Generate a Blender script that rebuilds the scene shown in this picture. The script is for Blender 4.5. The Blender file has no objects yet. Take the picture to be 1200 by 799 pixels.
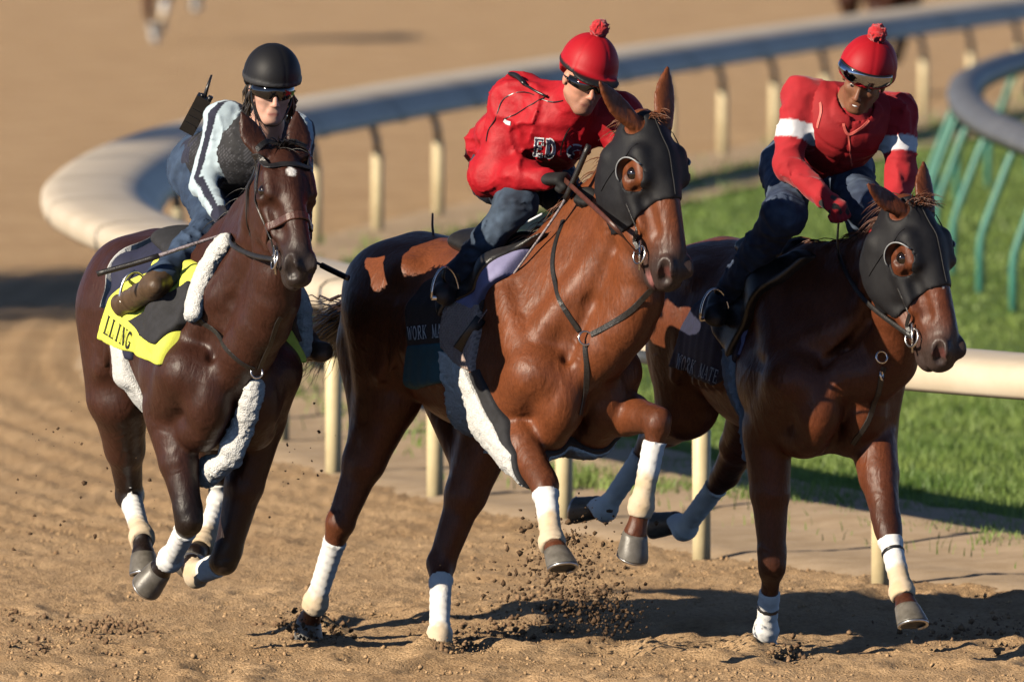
import bpy, bmesh, math, random
import numpy as np
from mathutils import Vector, Matrix
from mathutils.bvhtree import BVHTree

# ------------------------------------------------------------------ camera, sky, sun, exposure
FPX, CAMH, CAMD, HORIZ = 13333.3, 3.55, 43.9, -322.0      # focal length in photo pixels, camera height, distance, horizon row
PITCH = math.atan((399.5 - HORIZ) / FPX)
SC = bpy.context.scene
COL = SC.collection
cam_data = bpy.data.cameras.new('camera')
cam_data.sensor_fit = 'HORIZONTAL'; cam_data.sensor_width = 36.0
cam_data.lens = FPX * 36.0 / 1200.0
cam_data.clip_start = 0.5; cam_data.clip_end = 6000.0
cam_data.dof.use_dof = True; cam_data.dof.focus_distance = CAMD - 0.75; cam_data.dof.aperture_fstop = 4.5
cam = bpy.data.objects.new('camera', cam_data); COL.objects.link(cam)
cam.location = (0, -CAMD, CAMH); cam.rotation_euler = (math.pi / 2 - PITCH, 0, 0)
SC.camera = cam
SUN_AZ = math.radians(36)      # the sun stands left of the view, this far round towards the camera
SUN_EL = math.radians(25)
to_sun = Vector((-math.cos(SUN_AZ) * math.cos(SUN_EL), -math.sin(SUN_AZ) * math.cos(SUN_EL), math.sin(SUN_EL)))
sun_data = bpy.data.lights.new('sun', 'SUN'); sun_data.energy = 5.0; sun_data.angle = math.radians(0.5)
sun_data.color = (1.0, 0.88, 0.70)
sun = bpy.data.objects.new('sun', sun_data); COL.objects.link(sun)
sun.rotation_euler = to_sun.to_track_quat('Z', 'Y').to_euler()
world = bpy.data.worlds.new('World'); SC.world = world; world.use_nodes = True
wn = world.node_tree.nodes; wl = world.node_tree.links
sky_node = wn.new('ShaderNodeTexSky'); sky_node.sky_type = 'NISHITA'; sky_node.sun_disc = False
sky_node.sun_elevation = SUN_EL; sky_node.air_density = 0.32; sky_node.dust_density = 0.05; sky_node.altitude = 600
sky_node.sun_rotation = math.atan2(to_sun.x, to_sun.y)
wl.new(sky_node.outputs[0], wn['Background'].inputs[0]); wn['Background'].inputs[1].default_value = 0.10
SC.view_settings.view_transform = 'Standard'; SC.view_settings.look = 'None'
SC.view_settings.exposure = 0.62; SC.view_settings.gamma = 1.0
SC.cycles.use_denoising = True; SC.cycles.diffuse_bounces = 0

random.seed(7); RNG = np.random.default_rng(11)

# ------------------------------------------------------------------ pixel helpers (photo is 1200 x 799)
_sp, _cp = math.sin(PITCH), math.cos(PITCH)
CAMP = np.array((0, -CAMD, CAMH))
def ray(px, py):
    u = (px - 600.0) / FPX; v = (399.5 - py) / FPX
    return np.array((u, _cp + v * _sp, -_sp + v * _cp))
def P(px, py, Y):                 # the point seen at that pixel, on the plane at depth Y
    d = ray(px, py); return CAMP + d * ((Y + CAMD) / d[1])
D2, D3 = 0.20, -0.45             # depth of the middle and right horse against the first estimate
def P2(px, py, Y): return P(px, py, Y + D2)
def P3(px, py, Y): return P(px, py, Y + D3)
def PZ(px, py, z=0.0):            # the point seen at that pixel, on the level z
    d = ray(px, py); return CAMP + d * ((z - CAMH) / d[2])
def nrm(v):
    v = np.asarray(v, float); return v / (np.linalg.norm(v) + 1e-12)
def chain(start, *steps):         # steps: (px, py, bone length, side) -> depth follows from the bone length
    pts = [np.asarray(start, float)]
    for px, py, L, s in steps:
        a = pts[-1]; q = P(px, py, a[1])
        r = L * L - ((q - a) ** 2).sum()
        pts.append(P(px, py, a[1] + s * math.sqrt(max(r, 0.0))))
    return pts

# ------------------------------------------------------------------ objects
def tag(o, label=None, cat=None, group=None, kind=None):
    for k, v in (('label', label), ('category', cat), ('group', group), ('kind', kind)):
        if v: o[k] = v
    return o
def empty(name, loc=(0, 0, 0)):
    o = bpy.data.objects.new(name, None); COL.objects.link(o); o.location = loc; o.empty_display_size = 0.2
    return o
def link(name, me, mat=None, parent=None, smooth=True):
    o = bpy.data.objects.new(name, me); COL.objects.link(o)
    if mat is not None and len(me.materials) == 0: me.materials.append(mat)
    if parent is not None:
        o.parent = parent
        if parent.type == 'EMPTY': o.matrix_parent_inverse = Matrix.Translation(-Vector(parent.location))
    if smooth and len(me.polygons): me.polygons.foreach_set('use_smooth', np.ones(len(me.polygons), bool))
    return o
def mesh_np(name, V, Q, cols=None):
    V = np.ascontiguousarray(V, np.float32); Q = np.ascontiguousarray(Q, np.int32)
    me = bpy.data.meshes.new(name); n, k = Q.shape
    me.vertices.add(len(V)); me.vertices.foreach_set('co', V.ravel())
    me.loops.add(n * k); me.loops.foreach_set('vertex_index', Q.ravel())
    me.polygons.add(n); me.polygons.foreach_set('loop_start', np.arange(0, n * k, k, dtype=np.int32))
    me.update(calc_edges=True)
    if cols is not None:
        at = me.color_attributes.new('Col', 'FLOAT_COLOR', 'POINT')
        c = np.ones((len(V), 4), np.float32); c[:, :cols.shape[1]] = cols
        at.data.foreach_set('color', c.ravel())
    return me
class MB:                         # gathers pieces of ONE part
    def __init__(s): s.v = []; s.f = []
    def add(s, V, Fs):
        b = len(s.v); s.v.extend([tuple(map(float, p)) for p in V]); s.f.extend([tuple(i + b for i in f) for f in Fs]); return s
    def box(s, c, ax, half):
        c = np.asarray(c, float); ax = np.asarray(ax, float); V = []
        for i in (-1, 1):
            for j in (-1, 1):
                for k in (-1, 1): V.append(c + ax[0] * half[0] * i + ax[1] * half[1] * j + ax[2] * half[2] * k)
        return s.add(V, [(0, 1, 3, 2), (4, 6, 7, 5), (0, 4, 5, 1), (2, 3, 7, 6), (0, 2, 6, 4), (1, 5, 7, 3)])
    def tube(s, pts, rad, n=10, cap=True, closed=False, flat=None):
        pts = np.asarray(pts, float); m = len(pts)
        rad = np.broadcast_to(np.asarray(rad, float), (m,)) if np.ndim(rad) < 2 else np.asarray(rad)
        T = np.zeros_like(pts)
        if closed: T = np.roll(pts, -1, 0) - np.roll(pts, 1, 0)
        else:
            T[1:-1] = pts[2:] - pts[:-2]; T[0] = pts[1] - pts[0]; T[-1] = pts[-1] - pts[-2]
        up = np.array((0, 0, 1.0)) if abs(nrm(T[0])[2]) < 0.9 else np.array((1.0, 0, 0))
        nx = nrm(np.cross(T[0], up)); V = []
        for i in range(m):
            t = nrm(T[i]); nx = nrm(nx - t * nx.dot(t)); ny = np.cross(t, nx)
            for a in range(n):
                an = 2 * math.pi * a / n; V.append(pts[i] + (nx * math.cos(an) + ny * math.sin(an)) * rad[i])
        Fs = []
        for i in range(m if closed else m - 1):
            for a in range(n):
                b = (a + 1) % n; j = (i + 1) % m; Fs.append((i * n + a, i * n + b, j * n + b, j * n + a))
        if cap and not closed: Fs.append(tuple(range(n - 1, -1, -1))); Fs.append(tuple((m - 1) * n + a for a in range(n)))
        return s.add(V, Fs)
    def loft(s, rings, cap=True):      # rings: list of equal-length closed point rings
        n = len(rings[0]); V = [p for r in rings for p in r]; Fs = []
        for i in range(len(rings) - 1):
            for a in range(n):
                b = (a + 1) % n; Fs.append((i * n + a, i * n + b, (i + 1) * n + b, (i + 1) * n + a))
        if cap: Fs.append(tuple(range(n - 1, -1, -1))); Fs.append(tuple((len(rings) - 1) * n + a for a in range(n)))
        return s.add(V, Fs)
    def ball(s, c, r, nu=12, nv=8, ax=None):
        c = np.asarray(c, float); r = np.broadcast_to(np.asarray(r, float), (3,)); ax = np.eye(3) if ax is None else np.asarray(ax)
        V = [c - ax[2] * r[2]]
        for j in range(1, nv):
            th = -math.pi / 2 + math.pi * j / nv
            for i in range(nu):
                a = 2 * math.pi * i / nu
                V.append(c + ax[0] * r[0] * math.cos(th) * math.cos(a) + ax[1] * r[1] * math.cos(th) * math.sin(a) + ax[2] * r[2] * math.sin(th))
        V.append(c + ax[2] * r[2]); Fs = []
        for i in range(nu): Fs.append((0, 1 + (i + 1) % nu, 1 + i))
        for j in range(nv - 2):
            for i in range(nu):
                a = 1 + j * nu; Fs.append((a + i, a + (i + 1) % nu, a + nu + (i + 1) % nu, a + nu + i))
        a = 1 + (nv - 2) * nu
        for i in range(nu): Fs.append((a + i, a + (i + 1) % nu, a + nu))
        return s.add(V, Fs)
    def build(s, name, mat, parent=None, smooth=True):
        me = bpy.data.meshes.new(name); me.from_pydata(s.v, [], s.f); me.update()
        return link(name, me, mat, parent, smooth)
def spline(pts, n):                # Catmull-Rom through pts
    p = np.asarray(pts, float); p = np.vstack([2 * p[0] - p[1], p, 2 * p[-1] - p[-2]]); out = []
    m = len(p) - 3
    for t in np.linspace(0, m, n):
        i = min(int(t), m - 1); f = t - i; a, b, c, d = p[i:i + 4]
        out.append(0.5 * ((2 * b) + (c - a) * f + (2 * a - 5 * b + 4 * c - d) * f * f + (3 * b - a - 3 * c + d) * f ** 3))
    return np.array(out)

# ------------------------------------------------------------------ vectorised value noise
_perm = RNG.permutation(4096).astype(np.int64); _val = RNG.random(4096) * 2 - 1
def vnoise(x, y, z):
    x, y, z = np.broadcast_arrays(*(np.asarray(a, np.float32) for a in (x, y, z)))
    xi, yi, zi = (np.floor(a).astype(np.int64) for a in (x, y, z)); fx, fy, fz = x - xi, y - yi, z - zi
    fx, fy, fz = (f * f * (3 - 2 * f) for f in (fx, fy, fz)); r = 0
    for dx in (0, 1):
        wx = fx if dx else 1 - fx
        for dy in (0, 1):
            wy = fy if dy else 1 - fy
            for dz in (0, 1):
                wz = fz if dz else 1 - fz
                h = _perm[(_perm[(_perm[(xi + dx) & 4095] + yi + dy) & 4095] + zi + dz) & 4095]
                r = r + wx * wy * wz * _val[h]
    return r

# ------------------------------------------------------------------ materials
def mat_new(name):
    m = bpy.data.materials.new(name); m.use_nodes = True
    return m, m.node_tree.nodes, m.node_tree.links, m.node_tree.nodes['Principled BSDF']
def node(ns, kind, **kw):
    n = ns.new(kind)
    for k, v in kw.items():
        if k in n.inputs: n.inputs[k].default_value = v
        else: setattr(n, k, v)
    return n
def mat(name, c, rough=0.6, c2=None, scale=30.0, metal=0.0, bump=0.0, bscale=80.0, sheen=0.0, spec=0.5, coat=0.0, stretch=None, trans=0.0, sss=0.0):
    m, ns, ln, b = mat_new(name)
    b.inputs['Roughness'].default_value = rough; b.inputs['Metallic'].default_value = metal
    b.inputs['Specular IOR Level'].default_value = spec; b.inputs['Coat Weight'].default_value = coat
    b.inputs['Sheen Weight'].default_value = sheen
    if sss: b.inputs['Subsurface Weight'].default_value = sss; b.inputs['Subsurface Radius'].default_value = (0.02, 0.008, 0.004); b.inputs['Subsurface Scale'].default_value = 0.3
    tc = ns.new('ShaderNodeTexCoord'); src = tc.outputs['Object']
    if stretch:
        mp = ns.new('ShaderNodeMapping'); mp.inputs['Scale'].default_value = stretch; ln.new(src, mp.inputs[0]); src = mp.outputs[0]
    c2 = c2 or tuple(x * 0.72 for x in c)
    nz = node(ns, 'ShaderNodeTexNoise', Scale=scale, Detail=4.0, Roughness=0.6); ln.new(src, nz.inputs['Vector'])
    rp = ns.new('ShaderNodeMapRange'); rp.inputs[1].default_value = 0.35; rp.inputs[2].default_value = 0.65; ln.new(nz.outputs[0], rp.inputs[0])
    mx = node(ns, 'ShaderNodeMix', data_type='RGBA'); mx.inputs[6].default_value = (*c, 1); mx.inputs[7].default_value = (*c2, 1)
    ln.new(rp.outputs[0], mx.inputs[0]); ln.new(mx.outputs[2], b.inputs['Base Color'])
    if bump:
        n2 = node(ns, 'ShaderNodeTexNoise', Scale=bscale, Detail=5.0); ln.new(src, n2.inputs['Vector'])
        bp = node(ns, 'ShaderNodeBump', Strength=min(bump, 1.0), Distance=0.004 * max(1, bump)); ln.new(n2.outputs[0], bp.inputs['Height']); ln.new(bp.outputs[0], b.inputs['Normal'])
    return m
# ------------------------------------------------------------------ the running rail's line on the ground, from pixels on its top edge
RAILZ = 0.98
_rp = [PZ(x, y, RAILZ)[:2] for x, y in ((1500, 436), (1330, 430), (1200, 423), (1000, 407), (800, 386), (600, 360), (400, 328), (230, 291), (110, 258), (50, 222), (75, 188), (140, 157), (230, 132), (340, 112), (480, 89), (660, 62), (840, 36), (1020, 12), (1200, -10), (1500, -42))]
_rp = np.array(_rp)
def _smooth(p, it):
    p = p.copy()
    for _ in range(it):
        q = p.copy(); q[1:-1] = 0.25 * p[:-2] + 0.5 * p[1:-1] + 0.25 * p[2:]; p = q
    return p
_rs = spline(_rp, 500); _rs = _smooth(_rs, 60)
_seg = np.r_[0, np.cumsum(np.linalg.norm(np.diff(_rs, axis=0), axis=1))]
RLEN = _seg[-1]
def rail_at(s):
    p = np.array([np.interp(s, _seg, _rs[:, 0]), np.interp(s, _seg, _rs[:, 1])])
    e = 0.6; q = np.array([np.interp(s + e, _seg, _rs[:, 0]), np.interp(s + e, _seg, _rs[:, 1])]); r = np.array([np.interp(s - e, _seg, _rs[:, 0]), np.interp(s - e, _seg, _rs[:, 1])])
    t = nrm(q - r); return p, t, np.array((t[1], -t[0]))           # point, direction, normal into the infield
_ss = np.linspace(0, RLEN, 260)
RAIL_PTS = np.array([rail_at(s)[0] for s in _ss]); RAIL_N = np.array([rail_at(s)[2] for s in _ss])
def rail_dist(x, y):               # signed distance, positive on the infield side
    x = np.asarray(x, np.float64); y = np.asarray(y, np.float64); best = np.full(x.shape, 1e9); out = np.zeros(x.shape)
    for p, n in zip(RAIL_PTS, RAIL_N):
        dx = x - p[0]; dy = y - p[1]; d = dx * dx + dy * dy; m = d < best
        best = np.where(m, d, best); out = np.where(m, np.sign(dx * n[0] + dy * n[1]) * np.sqrt(d), out)
    return out

# ------------------------------------------------------------------ dirt track: one sheet to the horizon, finely worked up where the horses run
def hoof_marks(x, y):
    h = np.zeros_like(x); r = np.random.default_rng(5)
    for _ in range(260):
        cx, cy = r.uniform(-3.4, 3.4), r.uniform(-3.5, 9); w = r.uniform(0.07, 0.16); dp = r.uniform(0.008, 0.03)
        d2 = ((x - cx) ** 2 + ((y - cy) * 0.55) ** 2) / (w * w)
        m = d2 < 9
        h[m] += dp * (-np.exp(-d2[m]) + 0.75 * np.exp(-(np.sqrt(d2[m]) - 1.35) ** 2 * 5))
    return h
MOUNDS = []                        # thrown-up dirt round the planted hooves: (x, y, height, radius)
def dirt_height(x, y, fine=1.0):
    z = 0.012 * vnoise(x * 1.1, y * 0.7, 0.3) + 0.006 * vnoise(x * 3.7, y * 2.6, 4.1)
    z = z + fine * (0.006 * np.abs(vnoise(x * 11, y * 9, 1.7)) + 0.006 * vnoise(x * 24, y * 20, 2.2) + 0.011 * np.maximum(0, vnoise(x * 42, y * 28, 7.7)))
    for mx, my, mh, mr in MOUNDS:
        d2 = ((x - mx) ** 2 + (y - my) ** 2) / (mr * mr)
        z = z + mh * np.exp(-d2) * (1 + 0.6 * vnoise(x * 30, y * 30, 9.0))
    return z
def make_track():
    xs = np.r_[-900, -300, -120, -60, -30, -16, -9, -6, -4.6, np.arange(-3.6, 3.7, 0.016), 4.6, 6, 9, 16, 30, 60, 120, 300, 900]
    ys = np.r_[-400, -100, -60, -48, -30, -15, -8, np.arange(-4.2, 8.0, 0.034), np.arange(8.0, 24, 0.12), np.arange(24, 70, 0.5), 80, 100, 130, 180, 260, 500, 1000, 2500]
    X, Y = np.meshgrid(xs, ys); fine = np.clip(1 - np.maximum(0, (np.abs(X) - 3.6) / 1.0), 0, 1) * np.clip((34 - Y) / 26, 0, 1) * np.clip((Y + 4.6) / 0.4, 0, 1)
    Z = dirt_height(X, Y, 1.0) * fine + hoof_marks(X, Y) * fine * np.clip((5 - Y) / 4, .25, 1)
    rd = np.full(X.shape, -5.0); m = (np.abs(X) < 8) & (Y > -2) & (Y < 70); rd[m] = rail_dist(X[m], Y[m])
    Z = Z + 0.006 * np.sin(rd * 24 + 1.5 * vnoise(X, Y * .3, 2)) * np.clip((Y - 3) / 4, 0, 1) * (rd > -4.5) * (rd < 0.2)      # harrow lines
    inside = np.clip((rd - 0.2) / 0.4, 0, 1) * fine             # the sheet drops out of the way under the kerb strip and the turf
    Z = Z * (1 - inside) - 0.03 * inside
    nx, ny = len(xs), len(ys); idx = np.arange(nx * ny).reshape(ny, nx)
    Q = np.stack([idx[:-1, :-1], idx[:-1, 1:], idx[1:, 1:], idx[1:, :-1]], -1).reshape(-1, 4)
    o = link('dirt_track', mesh_np('dirt_track', np.stack([X, Y, Z], -1).reshape(-1, 3), Q), MAT_DIRT)
    tag(o, kind='structure', label='raked tan dirt racetrack the horses gallop over')
def mat_dirt():
    m, ns, ln, b = mat_new('track_dirt'); b.inputs['Roughness'].default_value = 0.95; b.inputs['Specular IOR Level'].default_value = 0.15
    tc = ns.new('ShaderNodeTexCoord')
    n1 = node(ns, 'ShaderNodeTexNoise', Scale=1.3, Detail=6.0, Roughness=0.62); ln.new(tc.outputs['Object'], n1.inputs['Vector'])
    n2 = node(ns, 'ShaderNodeTexNoise', Scale=38.0, Detail=5.0, Roughness=0.7); ln.new(tc.outputs['Object'], n2.inputs['Vector'])
    r1 = ns.new('ShaderNodeValToRGB'); e = r1.color_ramp.elements; e[0].position = 0.36; e[0].color = (0.48, 0.312, 0.168, 1); e[1].position = 0.66; e[1].color = (0.60, 0.408, 0.232, 1)
    ln.new(n1.outputs[0], r1.inputs[0])
    r2 = ns.new('ShaderNodeValToRGB'); e = r2.color_ramp.elements; e[0].position = 0.36; e[0].color = (0.74, 0.70, 0.66, 1); e[1].position = 0.6; e[1].color = (1.05, 1.05, 1.05, 1)
    ln.new(n2.outputs[0], r2.inputs[0])
    mx = node(ns, 'ShaderNodeMix', data_type='RGBA', blend_type='MULTIPLY'); mx.inputs[0].default_value = 1.0
    ln.new(r1.outputs[0], mx.inputs[6]); ln.new(r2.outputs[0], mx.inputs[7]); ln.new(mx.outputs[2], b.inputs['Base Color'])
    n3 = node(ns, 'ShaderNodeTexNoise', Scale=130.0, Detail=6.0, Roughness=0.7); ln.new(tc.outputs['Object'], n3.inputs['Vector'])
    wp = node(ns, 'ShaderNodeVectorMath', operation='MULTIPLY_ADD'); wp.inputs[1].default_value = (.02, .02, .02); ln.new(n2.outputs['Color'], wp.inputs[0]); ln.new(tc.outputs['Object'], wp.inputs[2])
    vo = node(ns, 'ShaderNodeTexVoronoi', Scale=80.0, Randomness=1.0); ln.new(wp.outputs[0], vo.inputs['Vector'])
    v2 = node(ns, 'ShaderNodeMath', operation='MULTIPLY'); v2.inputs[1].default_value = -1.0; ln.new(vo.outputs['Distance'], v2.inputs[0])
    bp0 = node(ns, 'ShaderNodeBump', Strength=0.8, Distance=0.010); ln.new(v2.outputs[0], bp0.inputs['Height'])
    bp = node(ns, 'ShaderNodeBump', Strength=0.8, Distance=0.008); ln.new(n3.outputs[0], bp.inputs['Height']); ln.new(bp0.outputs[0], bp.inputs['Normal']); ln.new(bp.outputs[0], b.inputs['Normal'])
    return m
MAT_DIRT = mat_dirt()
MAT_STRIP = mat('compacted_strip', (0.46, 0.34, 0.225), 0.95, (0.37, 0.265, 0.165), 5.0, bump=0.7, bscale=60, spec=0.2)
MAT_CLOD = mat('damp_clod', (0.50, 0.33, 0.18), 0.95, (0.28, 0.17, 0.09), 9.0, bump=0.8, bscale=150, spec=0.15)
MAT_CLOD_MID = mat('shade_toned_clod', (0.30, 0.19, 0.11), 0.95, (0.12, 0.07, 0.04), 16.0, bump=0.9, bscale=120, spec=0.15)  # heap colour darkened to carry the shadows among the clumps
MAT_CLOD_DARK = mat('shaded_clod', (0.07, 0.042, 0.025), 0.9, (0.13, 0.08, 0.045), 20.0, bump=0.8, bscale=150, spec=0.15)  # flying clods: shade under the horses is put into this dark colour
MAT_TURF = mat('turf_soil', (0.085, 0.135, 0.030), 0.9, (0.12, 0.17, 0.04), 2.2, bump=0.8, bscale=50, spec=0.1)
def ribbon_sheet(name, offs, zf, m, label, sstep=0.25, s0=0.0, s1=None):
    V = []; n = len(offs); ss = np.arange(s0, s1 or RLEN, sstep)
    for s in ss:
        p, t, nn = rail_at(s)
        for o in offs: q = p + nn * o; V.append((q[0], q[1], 0))
    V = np.array(V); V[:, 2] = zf(V[:, 0], V[:, 1], np.tile(offs, len(ss)))
    idx = np.arange(len(V)).reshape(-1, n); Q = np.stack([idx[:-1, :-1], idx[1:, :-1], idx[1:, 1:], idx[:-1, 1:]], -1).reshape(-1, 4)
    o = link(name, mesh_np(name, V, Q[:, ::-1]), m); tag(o, label, kind='structure'); return o
def turf_edge(s): return float(np.interp(s, [0, 6, 12, 18, 40], [1.45, 1.4, 1.25, 1.0, 0.95]))
def make_infield():
    offs = np.r_[0.0, 0.1, 0.2, 0.3, np.arange(0.38, 2.0, 0.09)]
    def zf(x, y, o):
        edge = np.clip(o / 0.25, 0, 1)
        return -0.05 + edge * (0.066 + 0.012 * vnoise(x * 3, y * 3, 0) + 0.006 * vnoise(x * 17, y * 17, 1)) + np.clip((o - 0.95) / 0.6, 0, 1) * 0.045
    ribbon_sheet('rail_strip', offs, zf, MAT_STRIP, 'packed pale dirt strip under the white rail')
    C = np.array((70.0, 45.0)); V = []; ss = np.arange(0, RLEN, 0.5); fr = np.r_[0, 0.004, 0.01, 0.02, 0.04, 0.08, 0.2, 0.5, 1.0]
    for s in ss:
        p, t, nn = rail_at(s); q = p + nn * turf_edge(s)
        for f in fr: w = q + (C - q) * f; V.append((w[0], w[1], 0.042 if f else 0.012))
    n = len(fr); V = np.array(V); idx = np.arange(len(V)).reshape(-1, n)
    Q = np.stack([idx[:-1, :-1], idx[1:, :-1], idx[1:, 1:], idx[:-1, 1:]], -1).reshape(-1, 4)
    o = link('turf', mesh_np('turf', V, Q[:, ::-1]), MAT_TURF); tag(o, 'green turf infield inside the rail', kind='structure')
def mat_grass():
    m, ns, ln, b = mat_new('grass_blade'); b.inputs['Roughness'].default_value = 0.55
    tc = ns.new('ShaderNodeTexCoord'); n1 = node(ns, 'ShaderNodeTexNoise', Scale=0.9, Detail=5.0); ln.new(tc.outputs['Object'], n1.inputs['Vector'])
    n2 = node(ns, 'ShaderNodeTexNoise', Scale=60.0, Detail=2.0); ln.new(tc.outputs['Object'], n2.inputs['Vector'])
    ad = node(ns, 'ShaderNodeMath', operation='ADD'); ml = node(ns, 'ShaderNodeMath', operation='MULTIPLY'); ml.inputs[1].default_value = 0.7
    ln.new(n2.outputs[0], ml.inputs[0]); ln.new(n1.outputs[0], ad.inputs[0]); ln.new(ml.outputs[0], ad.inputs[1])
    r = ns.new('ShaderNodeValToRGB'); e = r.color_ramp.elements; e[0].position = 0.62; e[0].color = (0.085, 0.17, 0.025, 1); e[1].position = 1.0; e[1].color = (0.26, 0.35, 0.08, 1)
    ln.new(ad.outputs[0], r.inputs[0]); ln.new(r.outputs[0], b.inputs['Base Color'])
    tr = ns.new('ShaderNodeBsdfTranslucent'); ln.new(r.outputs[0], tr.inputs[0]); mx = ns.new('ShaderNodeMixShader'); mx.inputs[0].default_value = 0.3
    ln.new(b.outputs[0], mx.inputs[1]); ln.new(tr.outputs[0], mx.inputs[2]); ln.new(mx.outputs[0], ns['Material Output'].inputs[0])
    return m
def make_grass():
    r = np.random.default_rng(3); V = []; Fq = []; pos = []
    def scatter(n, x0, x1, y0, y1, hmin, hmax, w):
        x = r.uniform(x0, x1, n); y = r.uniform(y0, y1, n); d = rail_dist(x, y)
        edge = np.where(y < 8, 1.38, 1.02) + 0.25 * vnoise(x * 2.3, y * 2.3, 3.3) + 0.1 * vnoise(x * 9, y * 9, 3.3)
        k = (d > edge) | ((d > edge - 0.5) & (r.random(n) < 0.05)); x, y, d = x[k], y[k], d[k]; n = len(x)
        h = r.uniform(hmin, hmax, n) * (0.75 + 0.5 * (vnoise(x * 1.7, y * 1.7, 8) + 0.5)); a = r.uniform(0, 6.28, n); lean = r.uniform(0.1, 0.7, n) * h
        la = r.uniform(0, 6.28, n); ww = w * r.uniform(0.7, 1.3, n)
        z0 = np.full(n, 0.025); cx, sx = np.cos(a) * ww, np.sin(a) * ww; lx, ly = np.cos(la) * lean, np.sin(la) * lean
        q = np.stack([np.stack([x - cx, y - sx, z0], 1), np.stack([x + cx, y + sx, z0], 1),
                      np.stack([x + cx * .7 + lx * .35, y + sx * .7 + ly * .35, z0 + h * .55], 1), np.stack([x - cx * .7 + lx * .35, y - sx * .7 + ly * .35, z0 + h * .55], 1),
                      np.stack([x + lx + cx * .08, y + ly, z0 + h], 1), np.stack([x + lx - cx * .08, y + ly, z0 + h], 1)], 1)
        pos.append(q)
    scatter(52000, 0.0, 4.2, 3.5, 16, 0.025, 0.075, 0.0035)
    scatter(30000, -2.2, 4.4, 8, 24, 0.025, 0.075, 0.005)
    scatter(60000, -2.4, 6.5, 22, 66, 0.025, 0.075, 0.010)
    q = np.concatenate(pos); n = len(q); b = np.arange(n)[:, None] * 6
    Q = np.concatenate([b + np.array([[0, 1, 2, 3]]), b + np.array([[3, 2, 4, 5]])])
    o = link('grass', mesh_np('grass', q.reshape(-1, 3), Q), mat_grass()); tag(o, 'short green grass blades covering the infield', 'grass', kind='stuff')
def rock_mesh(n, pts, sizes, r):
    base = np.array([(0, 0, 1), (.94, 0, .3), (.29, .9, .3), (-.76, .55, .3), (-.76, -.55, .3), (.29, -.9, .3), (.76, .55, -.4), (-.29, .9, -.4), (-.94, 0, -.4), (-.29, -.9, -.4), (.76, -.55, -.4), (0, 0, -1)])
    f = np.array([(0, 1, 2), (0, 2, 3), (0, 3, 4), (0, 4, 5), (0, 5, 1), (1, 6, 2), (2, 7, 3), (3, 8, 4), (4, 9, 5), (5, 10, 1), (1, 10, 6), (2, 6, 7), (3, 7, 8), (4, 8, 9), (5, 9, 10), (6, 11, 7), (7, 11, 8), (8, 11, 9), (9, 11, 10), (10, 11, 6)])
    V = base[None] * r.uniform(0.45, 1.5, (n, 12, 1)) * sizes[:, None, None] * r.uniform(0.7, 1.3, (n, 1, 3)) + pts[:, None, :]
    return V.reshape(-1, 3), (np.arange(n)[:, None, None] * 12 + f[None]).reshape(-1, 3)
def make_clods():
    r = np.random.default_rng(21); n = 52000
    x = r.uniform(-3.0, 3.3, n); y = -3.4 + 11 * r.random(n) ** 1.5; d = rail_dist(x, y); dens = vnoise(x * 2.2, y * 1.2, 6.6)
    k = (d < 0.25) & (r.random(n) < 0.45 + 0.9 * dens); x, y = x[k], y[k]; n = len(x)
    sz = 0.0025 + 0.0085 * r.random(n) ** 5; z = dirt_height(x, y) + sz * 0.1
    V, Fs = rock_mesh(n, np.stack([x, y, z], 1), sz, r)
    o = link('dirt_clods', mesh_np('dirt_clods', V, Fs), MAT_CLOD, None, False); tag(o, 'small loose clods of dirt scattered over the track', 'dirt', kind='stuff')
    heaps = []                                   # heaps of kicked clods
    for px, py, w, dn, nn in ((30, 722, 34, 10, 170), (130, 738, 60, 14, 300), (365, 738, 40, 16, 380), (660, 715, 62, 22, 900), (925, 768, 40, 10, 260), (520, 765, 22, 6, 130), (590, 745, 70, 12, 380), (1150, 745, 90, 24, 420), (60, 765, 90, 12, 240)):
        for _ in range(nn): heaps.append((r.normal(px, w * 0.55), r.normal(py, dn * 0.55)))
    pts = np.array([PZ(a, b) for a, b in heaps]); n = len(pts); sz = 0.002 + 0.012 * r.random(n) ** 5
    pts[:, 2] = dirt_height(pts[:, 0], pts[:, 1]) + sz * 0.4 + 0.02 * r.random(n) ** 3
    V, Fs = rock_mesh(n, pts, sz, r)
    o = link('kicked_dirt', mesh_np('kicked_dirt', V, Fs), MAT_CLOD_MID, None, False); tag(o, 'heaps of dirt toned dark for shade kicked up behind the hooves', 'dirt', kind='stuff')
    fl = []                                      # clods in the air
    for cx, cy, wx, wy, n, Y in ((668, 668, 38, 45, 420, -0.6), (640, 640, 40, 40, 160, -0.5), (700, 715, 50, 26, 420, -0.6), (600, 690, 50, 35, 110, -0.4), (355, 735, 26, 18, 240, 0.3), (390, 745, 20, 12, 120, 0.3), (700, 650, 40, 60, 90, -0.4), (930, 770, 26, 10, 90, 0.0), (100, 560, 90, 90, 60, 0.6), (330, 540, 60, 60, 40, 0.8)):
        for _ in range(n):
            a, b = r.normal(cx, wx * 0.6), r.normal(cy, wy * 0.6); q = P(a, b, Y + r.normal(0, 0.18))
            if q[2] > 0.01: fl.append(q)
    fl = np.array(fl); n = len(fl); sz = 0.0022 + 0.009 * r.random(n) ** 4
    V, Fs = rock_mesh(n, fl, sz, r)
    o = link('flying_dirt', mesh_np('flying_dirt', V, Fs), MAT_CLOD_DARK, None, False); tag(o, 'spray of dirt coloured dark for shade flying up under the galloping hooves', 'dirt', kind='stuff')

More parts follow.
